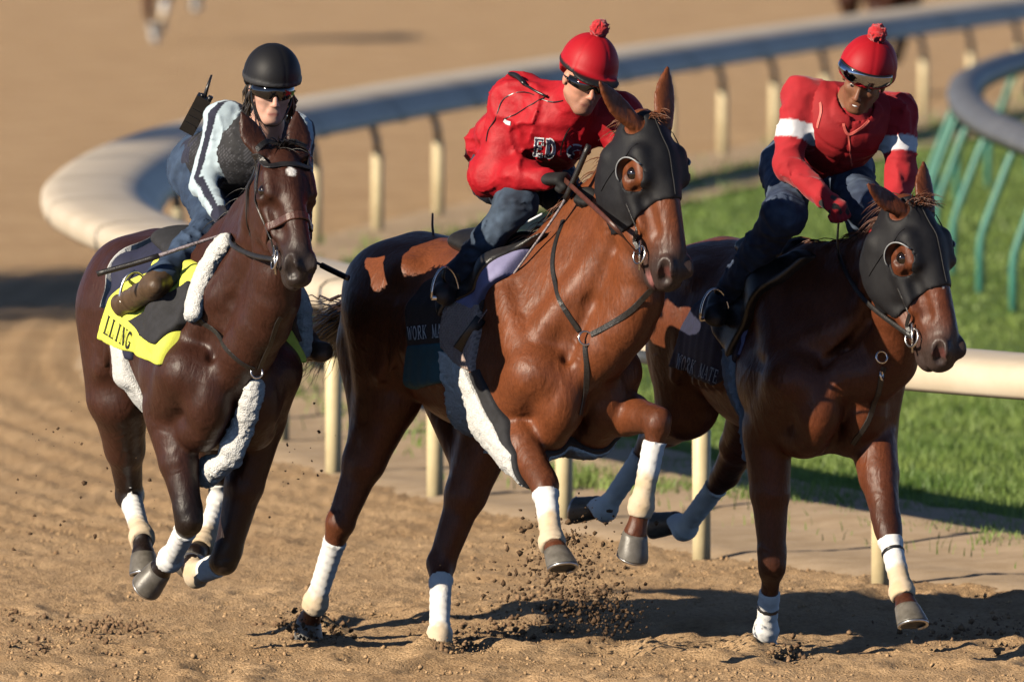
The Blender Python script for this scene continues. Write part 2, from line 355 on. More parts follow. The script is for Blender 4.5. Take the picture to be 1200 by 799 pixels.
# ------------------------------------------------------------------ rails
MAT_RAIL = mat('rail_cover_paint', (0.60, 0.51, 0.39), 0.55, (0.52, 0.43, 0.31), 3.0, bump=0.15, bscale=25)
MAT_POST = mat('post_sleeve', (0.70, 0.58, 0.34), 0.5, (0.58, 0.46, 0.26), 6.0, bump=0.2, bscale=40)
MAT_ARM = mat('galvanised_arm', (0.16, 0.17, 0.18), 0.45, (0.11, 0.12, 0.13), 12.0, metal=0.6)
MAT_GREEN = mat('green_post', (0.06, 0.22, 0.16), 0.4, (0.05, 0.18, 0.13), 8.0)
MAT_GREY_COVER = mat('weathered_cover', (0.13, 0.13, 0.135), 0.55, (0.08, 0.08, 0.085), 7.0, bump=0.2, bscale=30)
PROF = [(0.03, 0.905), (0.012, 0.90), (-0.008, 0.92), (-0.018, 0.965), (-0.012, 1.01), (0.02, 1.038), (0.10, 1.055), (0.24, 1.062), (0.42, 1.055), (0.51, 1.03), (0.57, 0.985), (0.62, 0.925), (0.66, 0.862), (0.645, 0.857), (0.607, 0.915), (0.56, 0.97), (0.50, 1.014), (0.24, 1.045), (0.035, 1.02), (0.005, 0.985), (0.01, 0.94)]
PROF = [(o, z - 0.08) for o, z in PROF]
def cover_panel(at, s0, s1, step, prof, name, m, parent, flip=1.0, lift=0.0):
    rings = []
    for s in np.linspace(s0, s1, max(3, int((s1 - s0) / step) + 1)):
        p, t, nn = at(s); rings.append([(p[0] + nn[0] * o * flip, p[1] + nn[1] * o * flip, z + lift) for o, z in prof])
    return MB().loft(rings, cap=False).build(name, m, parent)
def make_rail():
    root = empty('running_rail', (*rail_at(0)[0], 0)); tag(root, 'long white safety rail with hooded cover curving round the turn', 'rail')
    s = 0.0; i = 0
    while s < RLEN - 0.5:
        e = min(s + 3.0, RLEN); cover_panel(rail_at, s + 0.025, e - 0.025, 0.3, PROF, 'rail_panel', MAT_RAIL, root)
        if e < RLEN - 0.1: cover_panel(rail_at, e - 0.05, e + 0.05, 0.05, [(o, z - 0.012) for o, z in PROF], 'joint_band', MAT_ARM, root)
        s = e; i += 1
    # posts: sleeve, then an arm that bends out to the hood; the near ones stand where the photograph shows them
    near = [PZ(x, y)[:2] for x, y in ((1032, 686), (822, 655), (661, 612), (510, 584), (391, 556))]
    fine = np.linspace(0, RLEN, 4000); base = np.array([rail_at(q)[0] + rail_at(q)[2] * 0.45 for q in fine])
    sa = [float(fine[np.argmin(((base - n) ** 2).sum(1))]) for n in near]
    step = 1.75; ss_ = sorted(sa + [min(sa) - step * k for k in (1.3, 2.3, 3.3)]); s = max(ss_) + 2.3
    while s < RLEN: ss_.append(s); s += 2.35 if s > 16 else step
    for s in ss_:
        if s < 0.1: continue
        p, t, nn = rail_at(s); b = p + nn * 0.45
        if s in sa:
            b = near[sa.index(s)]; off_ = float(np.clip((b - p) @ nn, .1, 1.2)); nn = nrm(b - p) if off_ > .12 else nn
        pt = lambda o, z: (b[0] + nn[0] * o, b[1] + nn[1] * o, z)
        post = MB().tube([pt(0, -0.12), pt(0, 0.55), pt(0, 0.555)], (0.040, 0.040, 0.036), 14).build('post', MAT_POST, root)
        MB().tube([pt(0, 0.556), pt(-0.006, 0.64), pt(-0.03, 0.72), pt(-0.09, 0.79), pt(-0.20, 0.855), pt(-0.34, 0.88)], 0.028, 10).build('arm', MAT_ARM, post)
def make_green_rail():
    pts = np.array([PZ(x, y, 1.05)[:2] for x, y in ((1420, 226), (1290, 186), (1200, 152), (1168, 138), (1142, 120), (1131, 100), (1140, 86), (1166, 74), (1200, 64), (1300, 44))])
    c = _smooth(spline(pts, 200), 12); sg = np.r_[0, np.cumsum(np.linalg.norm(np.diff(c, axis=0), axis=1))]; Ln = sg[-1]
    def at(s):
        f = lambda q: np.array([np.interp(q, sg, c[:, 0]), np.interp(q, sg, c[:, 1])])
        t = nrm(f(min(s + 0.25, Ln)) - f(max(s - 0.25, 0))); return f(s), t, np.array((t[1], -t[0]))
    root = empty('turf_rail', (*at(0)[0], 0)); tag(root, 'green posted turf rail with weathered grey hood behind the far rider', 'rail')
    prof = [(-0.12, 0.93), (-0.13, 0.99), (-0.11, 1.05), (-0.05, 1.085), (0.02, 1.085), (0.08, 1.05), (0.10, 0.99), (0.09, 0.93), (0.07, 0.93), (0.08, 0.99), (0.06, 1.035), (-0.05, 1.065), (-0.10, 1.03), (-0.105, 0.98)]
    s = 0.0
    while s < Ln - 0.2: e = min(s + 2.5, Ln); cover_panel(at, s + 0.005, e - 0.005, 0.12, prof, 'rail_panel', MAT_GREY_COVER, root); s = e
    s = 0.35
    while s < Ln:
        p, t, nn = at(s); pt = lambda o, z: (p[0] - nn[0] * o, p[1] - nn[1] * o, z)
        MB().tube([pt(0.27, -0.1), pt(0.27, 0.30), pt(0.262, 0.38), pt(0.235, 0.47), pt(0.10, 0.83), pt(0.05, 0.94), pt(0.0, 1.02)], 0.026, 12).build('post', MAT_GREEN, root)
        s += 2.3
# ------------------------------------------------------------------ bodies: smooth union of shaped primitives, meshed as ONE surface
class Field:
    def __init__(s, h=0.009): s.h = h; s.pr = []; s.base = None
    def _add(s, fn, lo, hi, k, op, tagn): s.pr.append((fn, np.asarray(lo, float), np.asarray(hi, float), k, op, tagn))
    def cone(s, a, b, ra, rb, k=0.03, w=None, q=1.0, qb=None, op=1, t=None):
        a = np.asarray(a, float); b = np.asarray(b, float); ab = b - a; L2 = max(ab.dot(ab), 1e-9); qb = q if qb is None else qb
        if w is not None: w = np.asarray(w, float); w = nrm(w - ab * (w.dot(ab) / L2))
        def fn(X, Y, Z):
            px, py, pz = X - a[0], Y - a[1], Z - a[2]
            tt = np.clip((px * ab[0] + py * ab[1] + pz * ab[2]) / L2, 0, 1)
            px, py, pz = px - tt * ab[0], py - tt * ab[1], pz - tt * ab[2]
            if w is not None:
                c = (px * w[0] + py * w[1] + pz * w[2]) * (1 / (q + (qb - q) * tt) - 1)
                px, py, pz = px + w[0] * c, py + w[1] * c, pz + w[2] * c
            return np.sqrt(px * px + py * py + pz * pz) - (ra + (rb - ra) * tt)
        R = max(ra * max(q, 1), rb * max(qb, 1)); s._add(fn, np.minimum(a, b) - R, np.maximum(a, b) + R, k, op, t); return s
    def chain(s, pts, rs, k=0.03, w=None, q=1.0, t=None):
        for i in range(len(pts) - 1): s.cone(pts[i], pts[i + 1], rs[i], rs[i + 1], k, w, q, t=t)
        return s
    def ell(s, c, r, ax=None, k=0.03, op=1, t=None):
        c = np.asarray(c, float); r = np.broadcast_to(np.asarray(r, float), (3,)); ax = np.eye(3) if ax is None else np.array([nrm(v) for v in ax])
        def fn(X, Y, Z):
            px, py, pz = X - c[0], Y - c[1], Z - c[2]; k0 = 0; k1 = 0
            for i in range(3):
                d = px * ax[i][0] + py * ax[i][1] + pz * ax[i][2]; k0 = k0 + (d / r[i]) ** 2; k1 = k1 + (d / r[i] ** 2) ** 2
            k0 = np.sqrt(k0); return k0 * (k0 - 1) / (np.sqrt(k1) + 1e-9)
        e = np.sqrt(((ax * r[:, None]) ** 2).sum(0)); s._add(fn, c - e, c + e, k, op, t); return s
    def bake(s, only=None, pad=0.0):
        pr = [p for p in s.pr if only is None or p[5] in only]
        lo = np.min([p[1] for p in pr if p[4] > 0], 0) - 0.05 - pad; hi = np.max([p[2] for p in pr if p[4] > 0], 0) + 0.05 + pad
        n = np.ceil((hi - lo) / s.h).astype(int) + 1; D = np.full(n, 1.0, np.float32)
        ax = [lo[i] + s.h * np.arange(n[i]) for i in range(3)]
        for fn, l, h_, k, op, _ in pr:
            m = k + 4 * s.h + pad
            i0 = np.maximum(((l - m - lo) / s.h).astype(int), 0); i1 = np.minimum(((h_ + m - lo) / s.h).astype(int) + 2, n)
            if (i1 <= i0).any(): continue
            sl = tuple(slice(i0[j], i1[j]) for j in range(3))
            d = fn(ax[0][sl[0]].astype(np.float32)[:, None, None], ax[1][sl[1]].astype(np.float32)[None, :, None], ax[2][sl[2]].astype(np.float32)[None, None, :])
            a = D[sl]
            if op > 0: hh = np.maximum(k - np.abs(a - d), 0) / k; D[sl] = np.minimum(a, d) - hh * hh * k * 0.25
            else: d = -d; hh = np.maximum(k - np.abs(a - d), 0) / k; D[sl] = np.maximum(a, d) + hh * hh * k * 0.25
        return Grid(D, lo, s.h)
class Grid:
    def __init__(s, D, lo, h): s.D = D; s.lo = np.asarray(lo, float); s.h = h
    def axes(s): return [(s.lo[i] + s.h * np.arange(s.D.shape[i])).astype(np.float32).reshape([-1 if j == i else 1 for j in range(3)]) for i in range(3)]
    def crop(s, lo, hi):
        i0 = np.maximum(((np.asarray(lo) - s.lo) / s.h).astype(int), 0); i1 = np.minimum(((np.asarray(hi) - s.lo) / s.h).astype(int) + 2, s.D.shape)
        return Grid(s.D[i0[0]:i1[0], i0[1]:i1[1], i0[2]:i1[2]].copy(), s.lo + i0 * s.h, s.h)
    def mesh(s, smooth=1):
        D = s.D; D = np.pad(D, 1, constant_values=1.0); lo = s.lo - s.h
        S = D < 0; c = S[:-1, :-1, :-1]; mixed_or = c.copy(); mixed_and = c.copy()
        for dx in (0, 1):
            for dy in (0, 1):
                for dz in (0, 1):
                    v = S[dx:S.shape[0] - 1 + dx, dy:S.shape[1] - 1 + dy, dz:S.shape[2] - 1 + dz]; mixed_or |= v; mixed_and &= v
        act = mixed_or & ~mixed_and; I = np.argwhere(act); idx = np.full(act.shape, -1, np.int32); idx[act] = np.arange(len(I))
        acc = np.zeros((len(I), 3)); cnt = np.zeros(len(I)); val = {}
        for dx in (0, 1):
            for dy in (0, 1):
                for dz in (0, 1): val[dx, dy, dz] = D[I[:, 0] + dx, I[:, 1] + dy, I[:, 2] + dz].astype(float)
        for e in range(3):
            for a in (0, 1):
                for b in (0, 1):
                    o = [a, b]; o.insert(e, 0); p = list(o); p[e] = 1; v0, v1 = val[tuple(o)], val[tuple(p)]; m = (v0 < 0) != (v1 < 0)
                    t = np.where(m, v0 / np.where(m, v0 - v1, 1), 0)
                    for j in range(3): acc[:, j] += np.where(m, o[j] + (t if j == e else 0), 0)
                    cnt += m
        V = lo + s.h * (I + acc / cnt[:, None]); Qs = []
        for e in range(3):
            u, w = [j for j in range(3) if j != e]; n = list(D.shape); sa = [slice(0, n[j]) for j in range(3)]; sb = list(sa)
            sa[e] = slice(0, n[e] - 1); sb[e] = slice(1, n[e]); A = S[tuple(sa)]; B = S[tuple(sb)]; E = np.argwhere(A != B); E = E[(E[:, u] > 0) & (E[:, w] > 0) & (E[:, u] < n[u] - 1) & (E[:, w] < n[w] - 1)]
            ins = A[tuple(E.T)]; q = []
            for du, dw in ((-1, -1), (0, -1), (0, 0), (-1, 0)): f = E.copy(); f[:, u] += du; f[:, w] += dw; q.append(idx[tuple(f.T)])
            q = np.stack(q, 1); fl = ins ^ (e == 1); q = np.where(fl[:, None], q, q[:, ::-1]); Qs.append(q)
        Q = np.concatenate(Qs); Q = Q[(Q >= 0).all(1)]
        for _ in range(smooth):
            acc = np.zeros_like(V); cn = np.zeros(len(V))
            for j in range(4):
                a, b = Q[:, j], Q[:, (j + 1) % 4]
                for m in range(3): acc[:, m] += np.bincount(a, V[b, m], len(V)) + np.bincount(b, V[a, m], len(V))
                cn += np.bincount(a, minlength=len(V)) + np.bincount(b, minlength=len(V))
            V = 0.5 * V + 0.5 * acc / np.maximum(cn, 1)[:, None]
        return V, Q
def largest(V, Q):                 # keep the main connected piece
    n = len(V); lab = np.arange(n)
    for _ in range(200):
        m = lab[Q].min(1); new = lab.copy(); np.minimum.at(new, Q.ravel(), np.repeat(m, 4)); new = new[new]
        if (new == lab).all(): break
        lab = new
    for _ in range(3): lab = lab[lab]
    c = np.bincount(lab, minlength=n); keep = lab == c.argmax(); mp = np.cumsum(keep) - 1; Qk = Q[keep[Q].all(1)]
    return V[keep], mp[Qk]
def sub(d, e, k=0.012):            # smooth subtraction of e from d
    e = -e; h = np.maximum(k - np.abs(d - e), 0) / k; return np.maximum(d, e) + h * h * k * 0.25
def smax(d, e, k=0.01):
    h = np.maximum(k - np.abs(d - e), 0) / k; return np.maximum(d, e) + h * h * k * 0.25
class Frame:
    def __init__(s, o, f, l, u): s.o = np.asarray(o, float); s.f = nrm(f); s.l = nrm(l); s.u = nrm(u)
    def __call__(s, f, l, u): return s.o + s.f * f + s.l * l + s.u * u
    def ax(s): return np.array([s.f, s.l, s.u])
    def loc(s, X, Y, Z):
        d = (X - s.o[0], Y - s.o[1], Z - s.o[2]); return tuple(d[0] * a[0] + d[1] * a[1] + d[2] * a[2] for a in (s.f, s.l, s.u))
def seg_dist(V, a, b):
    a = np.asarray(a); ab = np.asarray(b) - a; t = np.clip((V - a) @ ab / ab.dot(ab), 0, 1); return np.linalg.norm(V - a - t[:, None] * ab, axis=1), t
def sstep(x, a, b):
    t = np.clip((x - a) / (b - a), 0, 1); return t * t * (3 - 2 * t)
def bvh_of(V, Q): return BVHTree.FromPolygons([tuple(v) for v in V.tolist()], Q.tolist())
def hit(bvh, px, py):
    d = Vector(ray(px, py)).normalized(); loc, n, i, dist = bvh.ray_cast(Vector(CAMP), d)
    return (None, None) if loc is None else (np.array(loc), np.array(n))
def snap(bvh, p):
    loc, n, i, dist = bvh.find_nearest(Vector(p)); loc = np.array(loc); n = np.array(n)
    return loc, n
# ------------------------------------------------------------------ horses
def mat_coat(name, tint=(1, 1, 1), rough=0.42):
    m, ns, ln, b = mat_new(name); tc = ns.new('ShaderNodeTexCoord')
    at = ns.new('ShaderNodeAttribute'); at.attribute_name = 'Col'
    n1 = node(ns, 'ShaderNodeTexNoise', Scale=9.0, Detail=5.0, Roughness=0.6); ln.new(tc.outputs['Object'], n1.inputs['Vector'])
    r = ns.new('ShaderNodeMapRange'); r.inputs[1].default_value = 0.3; r.inputs[2].default_value = 0.7; r.inputs[3].default_value = 0.80; r.inputs[4].default_value = 1.15; ln.new(n1.outputs[0], r.inputs[0])
    mx = node(ns, 'ShaderNodeMix', data_type='RGBA', blend_type='MULTIPLY'); mx.inputs[0].default_value = 1.0
    ln.new(at.outputs['Color'], mx.inputs[6]); ln.new(r.outputs[0], mx.inputs[7]); ln.new(mx.outputs[2], b.inputs['Base Color'])
    mpf = ns.new('ShaderNodeMapping'); mpf.inputs['Scale'].default_value = (1.0, 1.0, 0.3); ln.new(tc.outputs['Object'], mpf.inputs[0])
    nf = node(ns, 'ShaderNodeTexNoise', Scale=170.0, Detail=3.0, Roughness=0.7); ln.new(mpf.outputs[0], nf.inputs['Vector'])
    rf = ns.new('ShaderNodeMapRange'); rf.inputs[1].default_value = 0.3; rf.inputs[2].default_value = 0.7; rf.inputs[3].default_value = 0.72; rf.inputs[4].default_value = 1.22; ln.new(nf.outputs[0], rf.inputs[0])
    mxf = node(ns, 'ShaderNodeMix', data_type='RGBA', blend_type='MULTIPLY'); mxf.inputs[0].default_value = 1.0; ln.new(mx.outputs[2], mxf.inputs[6]); ln.new(rf.outputs[0], mxf.inputs[7]); ln.new(mxf.outputs[2], b.inputs['Base Color'])
    n2 = node(ns, 'ShaderNodeTexNoise', Scale=22.0, Detail=3.0); ln.new(tc.outputs['Object'], n2.inputs['Vector'])
    r2 = ns.new('ShaderNodeMapRange'); r2.inputs[3].default_value = rough - 0.10; r2.inputs[4].default_value = rough + 0.16; ln.new(n2.outputs[0], r2.inputs[0]); ln.new(r2.outputs[0], b.inputs['Roughness'])
    b.inputs['Specular IOR Level'].default_value = 0.30
    mp = ns.new('ShaderNodeMapping'); mp.inputs['Scale'].default_value = (1.0, 1.0, 0.35); ln.new(tc.outputs['Object'], mp.inputs[0])
    n3 = node(ns, 'ShaderNodeTexNoise', Scale=420.0, Detail=2.0); ln.new(mp.outputs[0], n3.inputs['Vector'])
    n4 = node(ns, 'ShaderNodeTexNoise', Scale=30.0, Detail=5.0, Distortion=0.8); ln.new(mp.outputs[0], n4.inputs['Vector'])
    n5 = node(ns, 'ShaderNodeTexNoise', Scale=9.0, Detail=3.0, Distortion=1.6); n5.noise_type = 'RIDGED_MULTIFRACTAL'; ln.new(tc.outputs['Object'], n5.inputs['Vector'])
    b1 = node(ns, 'ShaderNodeBump', Strength=0.2, Distance=0.003); ln.new(n3.outputs[0], b1.inputs['Height'])
    b2 = node(ns, 'ShaderNodeBump', Strength=0.4, Distance=0.012); ln.new(n4.outputs[0], b2.inputs['Height']); ln.new(b1.outputs[0], b2.inputs['Normal'])
    b3 = node(ns, 'ShaderNodeBump', Strength=0.35, Distance=0.010); ln.new(n5.outputs[0], b3.inputs['Height']); ln.new(b2.outputs[0], b3.inputs['Normal']); ln.new(b3.outputs[0], b.inputs['Normal'])
    return m
MAT_COAT = mat_coat('horse_coat')
MAT_EYE = mat('horse_eye', (0.012, 0.007, 0.005), 0.06, spec=0.8)
MAT_HOOF = mat('hoof_horn', (0.14, 0.125, 0.105), 0.42, (0.085, 0.075, 0.06), 25.0, bump=0.25, bscale=60)
MAT_SHOE = mat('aluminium_shoe', (0.45, 0.45, 0.46), 0.35, metal=0.9)
def mat_attr(name, rough=0.85, nscale=200.0, bump=0.35, bd=0.003, sheen=0.0, spec=0.4, vary=0.2, vscale=12.0, stretch=None):
    m, ns, ln, b = mat_new(name); tc = ns.new('ShaderNodeTexCoord'); at = ns.new('ShaderNodeAttribute'); at.attribute_name = 'Col'; src = tc.outputs['Object']
    if stretch: mp = ns.new('ShaderNodeMapping'); mp.inputs['Scale'].default_value = stretch; ln.new(src, mp.inputs[0]); src = mp.outputs[0]
    n1 = node(ns, 'ShaderNodeTexNoise', Scale=vscale, Detail=6.0, Roughness=0.65); ln.new(src, n1.inputs['Vector'])
    r = ns.new('ShaderNodeMapRange'); r.inputs[1].default_value = 0.3; r.inputs[2].default_value = 0.7; r.inputs[3].default_value = 1 - vary; r.inputs[4].default_value = 1 + vary * .6; ln.new(n1.outputs[0], r.inputs[0])
    mx = node(ns, 'ShaderNodeMix', data_type='RGBA', blend_type='MULTIPLY'); mx.inputs[0].default_value = 1.0; ln.new(at.outputs['Color'], mx.inputs[6]); ln.new(r.outputs[0], mx.inputs[7]); ln.new(mx.outputs[2], b.inputs['Base Color'])
    n2 = node(ns, 'ShaderNodeTexNoise', Scale=nscale, Detail=4.0); ln.new(src, n2.inputs['Vector'])
    bp = node(ns, 'ShaderNodeBump', Strength=bump, Distance=bd); ln.new(n2.outputs[0], bp.inputs['Height']); ln.new(bp.outputs[0], b.inputs['Normal'])
    b.inputs['Roughness'].default_value = rough; b.inputs['Specular IOR Level'].default_value = spec; b.inputs['Sheen Weight'].default_value = sheen
    return m
MAT_BAND = mat_attr('bandage_cloth', 0.88, 320.0, vary=0.12)
MAT_TAPE = mat('black_tape', (0.012, 0.012, 0.013), 0.4)
def mat_hair(name, c): return mat(name, c, 0.42, tuple(x * 0.6 for x in c), 60.0, stretch=(1, 1, 0.2))

def band_shell(G, a, b, t0, t1, off, ridge, name, m, parent, rmax=0.085, ph=0.0, soil=None):
    # cloth wound round the bone a-b between t0 and t1: a shell of the body itself with spiral laps
    a = np.asarray(a); b = np.asarray(b); p0 = a + (b - a) * t0; p1 = a + (b - a) * t1; L = np.linalg.norm(b - a); d = (b - a) / L
    g = G.crop(np.minimum(p0, p1) - rmax - 0.02, np.maximum(p0, p1) + rmax + 0.02); X, Y, Z = g.axes()
    px, py, pz = X - a[0], Y - a[1], Z - a[2]; s = px * d[0] + py * d[1] + pz * d[2]
    qx, qy, qz = px - s * d[0], py - s * d[1], pz - s * d[2]; r = np.sqrt(qx * qx + qy * qy + qz * qz)
    e1 = nrm(np.cross(d, (0.3, 0.8, 0.5))); e2 = np.cross(d, e1); ang = np.arctan2(qx * e2[0] + qy * e2[1] + qz * e2[2], qx * e1[0] + qy * e1[1] + qz * e1[2])
    lap = (s / 0.035 + ang / (2 * math.pi) + ph) % 1.0
    D = g.D - off - ridge * lap + 0.0012 * vnoise(X * 60, Y * 60, Z * 60)
    D = np.maximum(D, np.maximum(t0 * L - s, s - t1 * L)); D = np.maximum(D, r - rmax)
    V, Q = Grid(D.astype(np.float32), g.lo, g.h).mesh(1)
    if not len(Q): return None
    tt = (V - a) @ d / L; w = sstep(tt + .12 * vnoise(V[:, 0] * 14, V[:, 1] * 14, V[:, 2] * 14) + .05 * vnoise(V[:, 0] * 60, V[:, 1] * 60, V[:, 2] * 60), soil - .06, soil + .10)[:, None] * .85 if soil else np.zeros((len(V), 1))
    w = np.clip(w + .22 * np.clip(vnoise(V[:, 0] * 22, V[:, 1] * 22, V[:, 2] * 30), 0, 1)[:, None], 0, 1) if soil is not None else w
    return link(name, mesh_np(name, V, Q, np.array((.72, .71, .69)) * (1 - w) + np.array((.56, .42, .26)) * w), m, parent)

def make_hoof(cor, down, fwd, parent, size=1.0, sink=False):
    down = nrm(down); fwd = nrm(np.asarray(fwd) - down * np.dot(fwd, down)); side = np.cross(down, fwd); rings = []
    for h, rf, rb, rs, sh in ((-0.012, .043, .043, .042, 0.0), (0.0, .050, .046, .049, .002), (.012, .053, .047, .051, .006), (.04, .060, .048, .056, .016), (.072, .066, .046, .061, .028), (.078, .066, .046, .061, .029)):
        ring = []
        for a in range(24):
            an = 2 * math.pi * a / 24; c, s_ = math.cos(an), math.sin(an); rr = rf if c > 0 else rb
            ring.append(np.asarray(cor) + (down * h + fwd * (c * rr + sh) + side * (s_ * rs)) * size)
        rings.append(ring)
    cen = np.asarray(cor) + (down * 0.066 + fwd * 0.029) * size      # concave sole
    rings.append([cen + (np.asarray(p) - cen) * 0.82 - down * 0.002 for p in rings[-1]]); rings.append([cen + (np.asarray(p) - cen) * 0.35 - down * 0.006 * size for p in rings[-2]])
    o = MB().loft(rings).build('hoof', MAT_HOOF, parent)
    sh = MB(); pts = []
    for a in range(19):
        an = math.radians(-140 + 280 * a / 18); c, s_ = math.cos(an), math.sin(an); rr = .060 if c > 0 else .044
        pts.append(np.asarray(cor) + (down * 0.081 + fwd * (c * rr + .029) + side * (s_ * .055)) * size)
    sh.tube(pts, 0.0065 * size, 6).build('shoe', MAT_SHOE, o)
    return o

def strands(name, roots, mat_, parent, r):
    # roots: list of polylines; each becomes a tapered lock
    mb = MB()
    for pts, rad in roots:
        n = len(pts); mb.tube(pts, rad * np.r_[np.linspace(0.8, 1.0, max(1, n // 3)), np.linspace(1.0, 0.08, n - max(1, n // 3))], 4, cap=False)
    return mb.build(name, mat_, parent)

def build_horse(c):
    th = math.radians(c['yaw']); pt = math.radians(c.get('pitch', 0))
    F0 = np.array((math.sin(th), -math.cos(th), 0)); L = np.array((math.cos(th), math.sin(th), 0)); U0 = np.array((0, 0, 1.0))
    F = F0 * math.cos(pt) + U0 * math.sin(pt); U = U0 * math.cos(pt) - F0 * math.sin(pt)
    T = Frame((c['O'][0], c['O'][1], 1.2 + c.get('dz', 0)), F, L, U); t = lambda f, l, u: T(f, l, u - 1.2); A = T.ax()
    fl = Field(c.get('h', 0.0078))
    # trunk
    fl.ell(t(.42, 0, 1.17), (.36, .235, .385), A, .06); fl.ell(t(.02, 0, 1.18), (.50, .285, .335), A, .10); fl.ell(t(-.42, 0, 1.30), (.40, .255, .27), A, .10)
    fl.cone(t(.46, 0, 1.50), t(.05, 0, 1.42), .085, .10, .09, U, 1.2); fl.cone(t(-.05, 0, 1.42), t(-.5, 0, 1.46), .11, .11, .08)
    fl.cone(t(-.5, 0, 1.45), t(-.76, 0, 1.34), .11, .07, .07)
    for s in (-1, 1):
        fl.ell(t(-.46, s * .135, 1.36), (.30, .155, .20), A, .06); fl.ell(t(-.66, s * .115, 1.16), (.15, .125, .25), A, .06)
        fl.ell(t(-.27, s * .20, 1.45), (.07, .05, .05), A, .06)                         # point of hip
        fl.cone(t(.40, s * .135, 1.46), t(.66, s * .185, 1.10), .085, .095, .05)         # shoulder blade
        fl.ell(t(.45, s * .205, 1.08), (.20, .085, .15), A, .045)                       # triceps
        fl.cone(t(.50, s * .175, 1.38), t(.68, s * .20, 1.14), .045, .055, .025)         # ridge in front of the scapula
        fl.ell(t(.745, s * .095, 1.02), (.105, .10, .16), A, .028)                      # breast muscle
        fl.ell(t(.60, s * .10, .88), (.16, .095, .09), A, .04)
        for i in range(7):                                                               # ribs, barely showing
            f = .18 - i * .075; fl.cone(t(f, s * .245, 1.32), t(f - .06, s * .27, 1.05), 0.016, .014, .045)
    fl.cone(t(.80, 0, 1.18), t(.86, 0, .98), .05, .03, .03, op=-1)                       # groove between the breast muscles
    for s in (-1, 1):
        fl.cone(t(.86, s * .165, 1.10), t(.80, s * .20, .93), .016, .012, .03, op=-1)
        fl.cone(t(.62, s * .285, 1.16), t(.40, s * .30, 1.20), .014, .012, .04, op=-1)
        fl.cone(t(.26, s * .29, 1.20), t(.34, s * .28, .96), .016, .014, .045, op=-1)
        fl.cone(t(-.16, s * .29, 1.10), t(-.30, s * .25, .98), .02, .02, .05, op=-1)
    # neck
    poll = np.asarray(c['poll']); nose = np.asarray(c['nose']); hx = nrm(nose - poll); hl = np.linalg.norm(nose - poll) / 0.605
    hy = math.radians(c['hyaw']); hn = np.array((math.sin(hy), -math.cos(hy), 0.1)); hn = nrm(hn - hx * hn.dot(hx)); hs = np.cross(hn, hx)  # hs: horse's left... checked below
    if hs.dot(L) < 0: hs = -hs
    H = Frame(poll, hx, hs, hn); hw = hl * c.get('hw', 1.2); hp = lambda x, y, z: H(x * hl, y * hw, z * hw)
    crest = [t(.40, 0, 1.50), c['crest'], hp(-.01, 0, -.02)]; under = [t(.78, 0, 1.12), c['throat'], hp(.20, 0, -.16)]
    cr = spline(crest, 7); un = spline(under, 7)
    for i in range(6):
        f0, f1 = i / 6, (i + 1) / 6; m0 = (cr[i] + un[i]) / 2; m1 = (cr[i + 1] + un[i + 1]) / 2; w = cr[i] - un[i]
        h0, h1 = np.linalg.norm(cr[i] - un[i]) / 2, np.linalg.norm(cr[i + 1] - un[i + 1]) / 2
        r0, r1 = (.150 * (1 - f0) + .080 * f0) * 0.98, (.150 * (1 - f1) + .080 * f1) * 0.98
        fl.cone(m0, m1, r0, r1, .06, w, h0 / r0 * .98, h1 / r1 * .98)
    fl.chain(list(cr), np.linspace(.075, .048, 7), .045); fl.chain(list(un), np.linspace(.10, .062, 7), .05)
    for s in (-1, 1):                                                                    # neck muscles and the jugular groove
        a = [t(.66, s * .15, 1.22), (cr[3] * .45 + un[3] * .55) + L * s * .085, hp(.09, s * .06, -.12)]
        fl.chain(list(spline(a, 5)), np.linspace(.065, .035, 5), .04)
        g = [t(.80, s * .10, 1.16), (cr[2] * .20 + un[2] * .80) + L * s * .125, (cr[4] * .18 + un[4] * .82) + L * s * .105, hp(.13, s * .10, -.17)]
        for i in range(3): fl.cone(g[i], g[i + 1], .018, .016, .035, op=-1)
        fl.cone(t(.76, s * .235, 1.22), t(.56, s * .19, 1.44), .018, .014, .045, op=-1)
    # head
    hA = H.ax()
    he = lambda x, y, z, rx, ry, rz, k=.03, op=1: fl.ell(hp(x, y, z), np.array((rx * hl, ry * hw, rz * hw)), hA, k, op)
    hc = lambda a, b, ra, rb, k=.03, w=None, q=1., qb=None, op=1: fl.cone(hp(*a), hp(*b), ra * hw, rb * hw, k, w, q, qb, op)
    he(.07, 0, -.035, .105, .078, .085); he(.17, 0, -.005, .12, .088, .072, .035)
    hc((.15, 0, -.045), (.50, 0, -.03), .076, .047, .035, hn, 1.12, 1.05)
    hc((.16, 0, .012), (.50, 0, .003), .056, .042, .03); hc((.26, 0, .036), (.48, 0, .022), .028, .024, .022)
    for s in (-1, 1):
        he(.195, s * .055, -.115, .125, .030, .100, .03)                                 # jowl
        hc((.27, s * .038, -.150), (.50, s * .022, -.085), .030, .026, .03)              # jaw
        hc((.245, s * .077, -.040), (.385, s * .060, -.040), .016, .012, .03)           # facial crest
        hc((.135, s * .074, .028), (.225, s * .076, .024), .022, .021, .03)             # brow
        he(.215, s * .090, -.022, .036, .020, .026, .012)
        he(.196, s * .108, .000, .024, .014, .017, .010, -1)                             # eye opening
        he(.555, s * .036, .004, .048, .026, .036, .018)                                 # nostril wing
        hc((.30, s * .070, .006), (.42, s * .060, .004), .022, .02, .03, op=-1)
    he(.548, 0, -.032, .070, .054, .056, .03); he(.592, 0, -.048, .032, .042, .036, .022)
    he(.555, 0, -.098, .050, .034, .026, .018); hc((.46, 0, -.085), (.545, 0, -.098), .034, .03, .03)
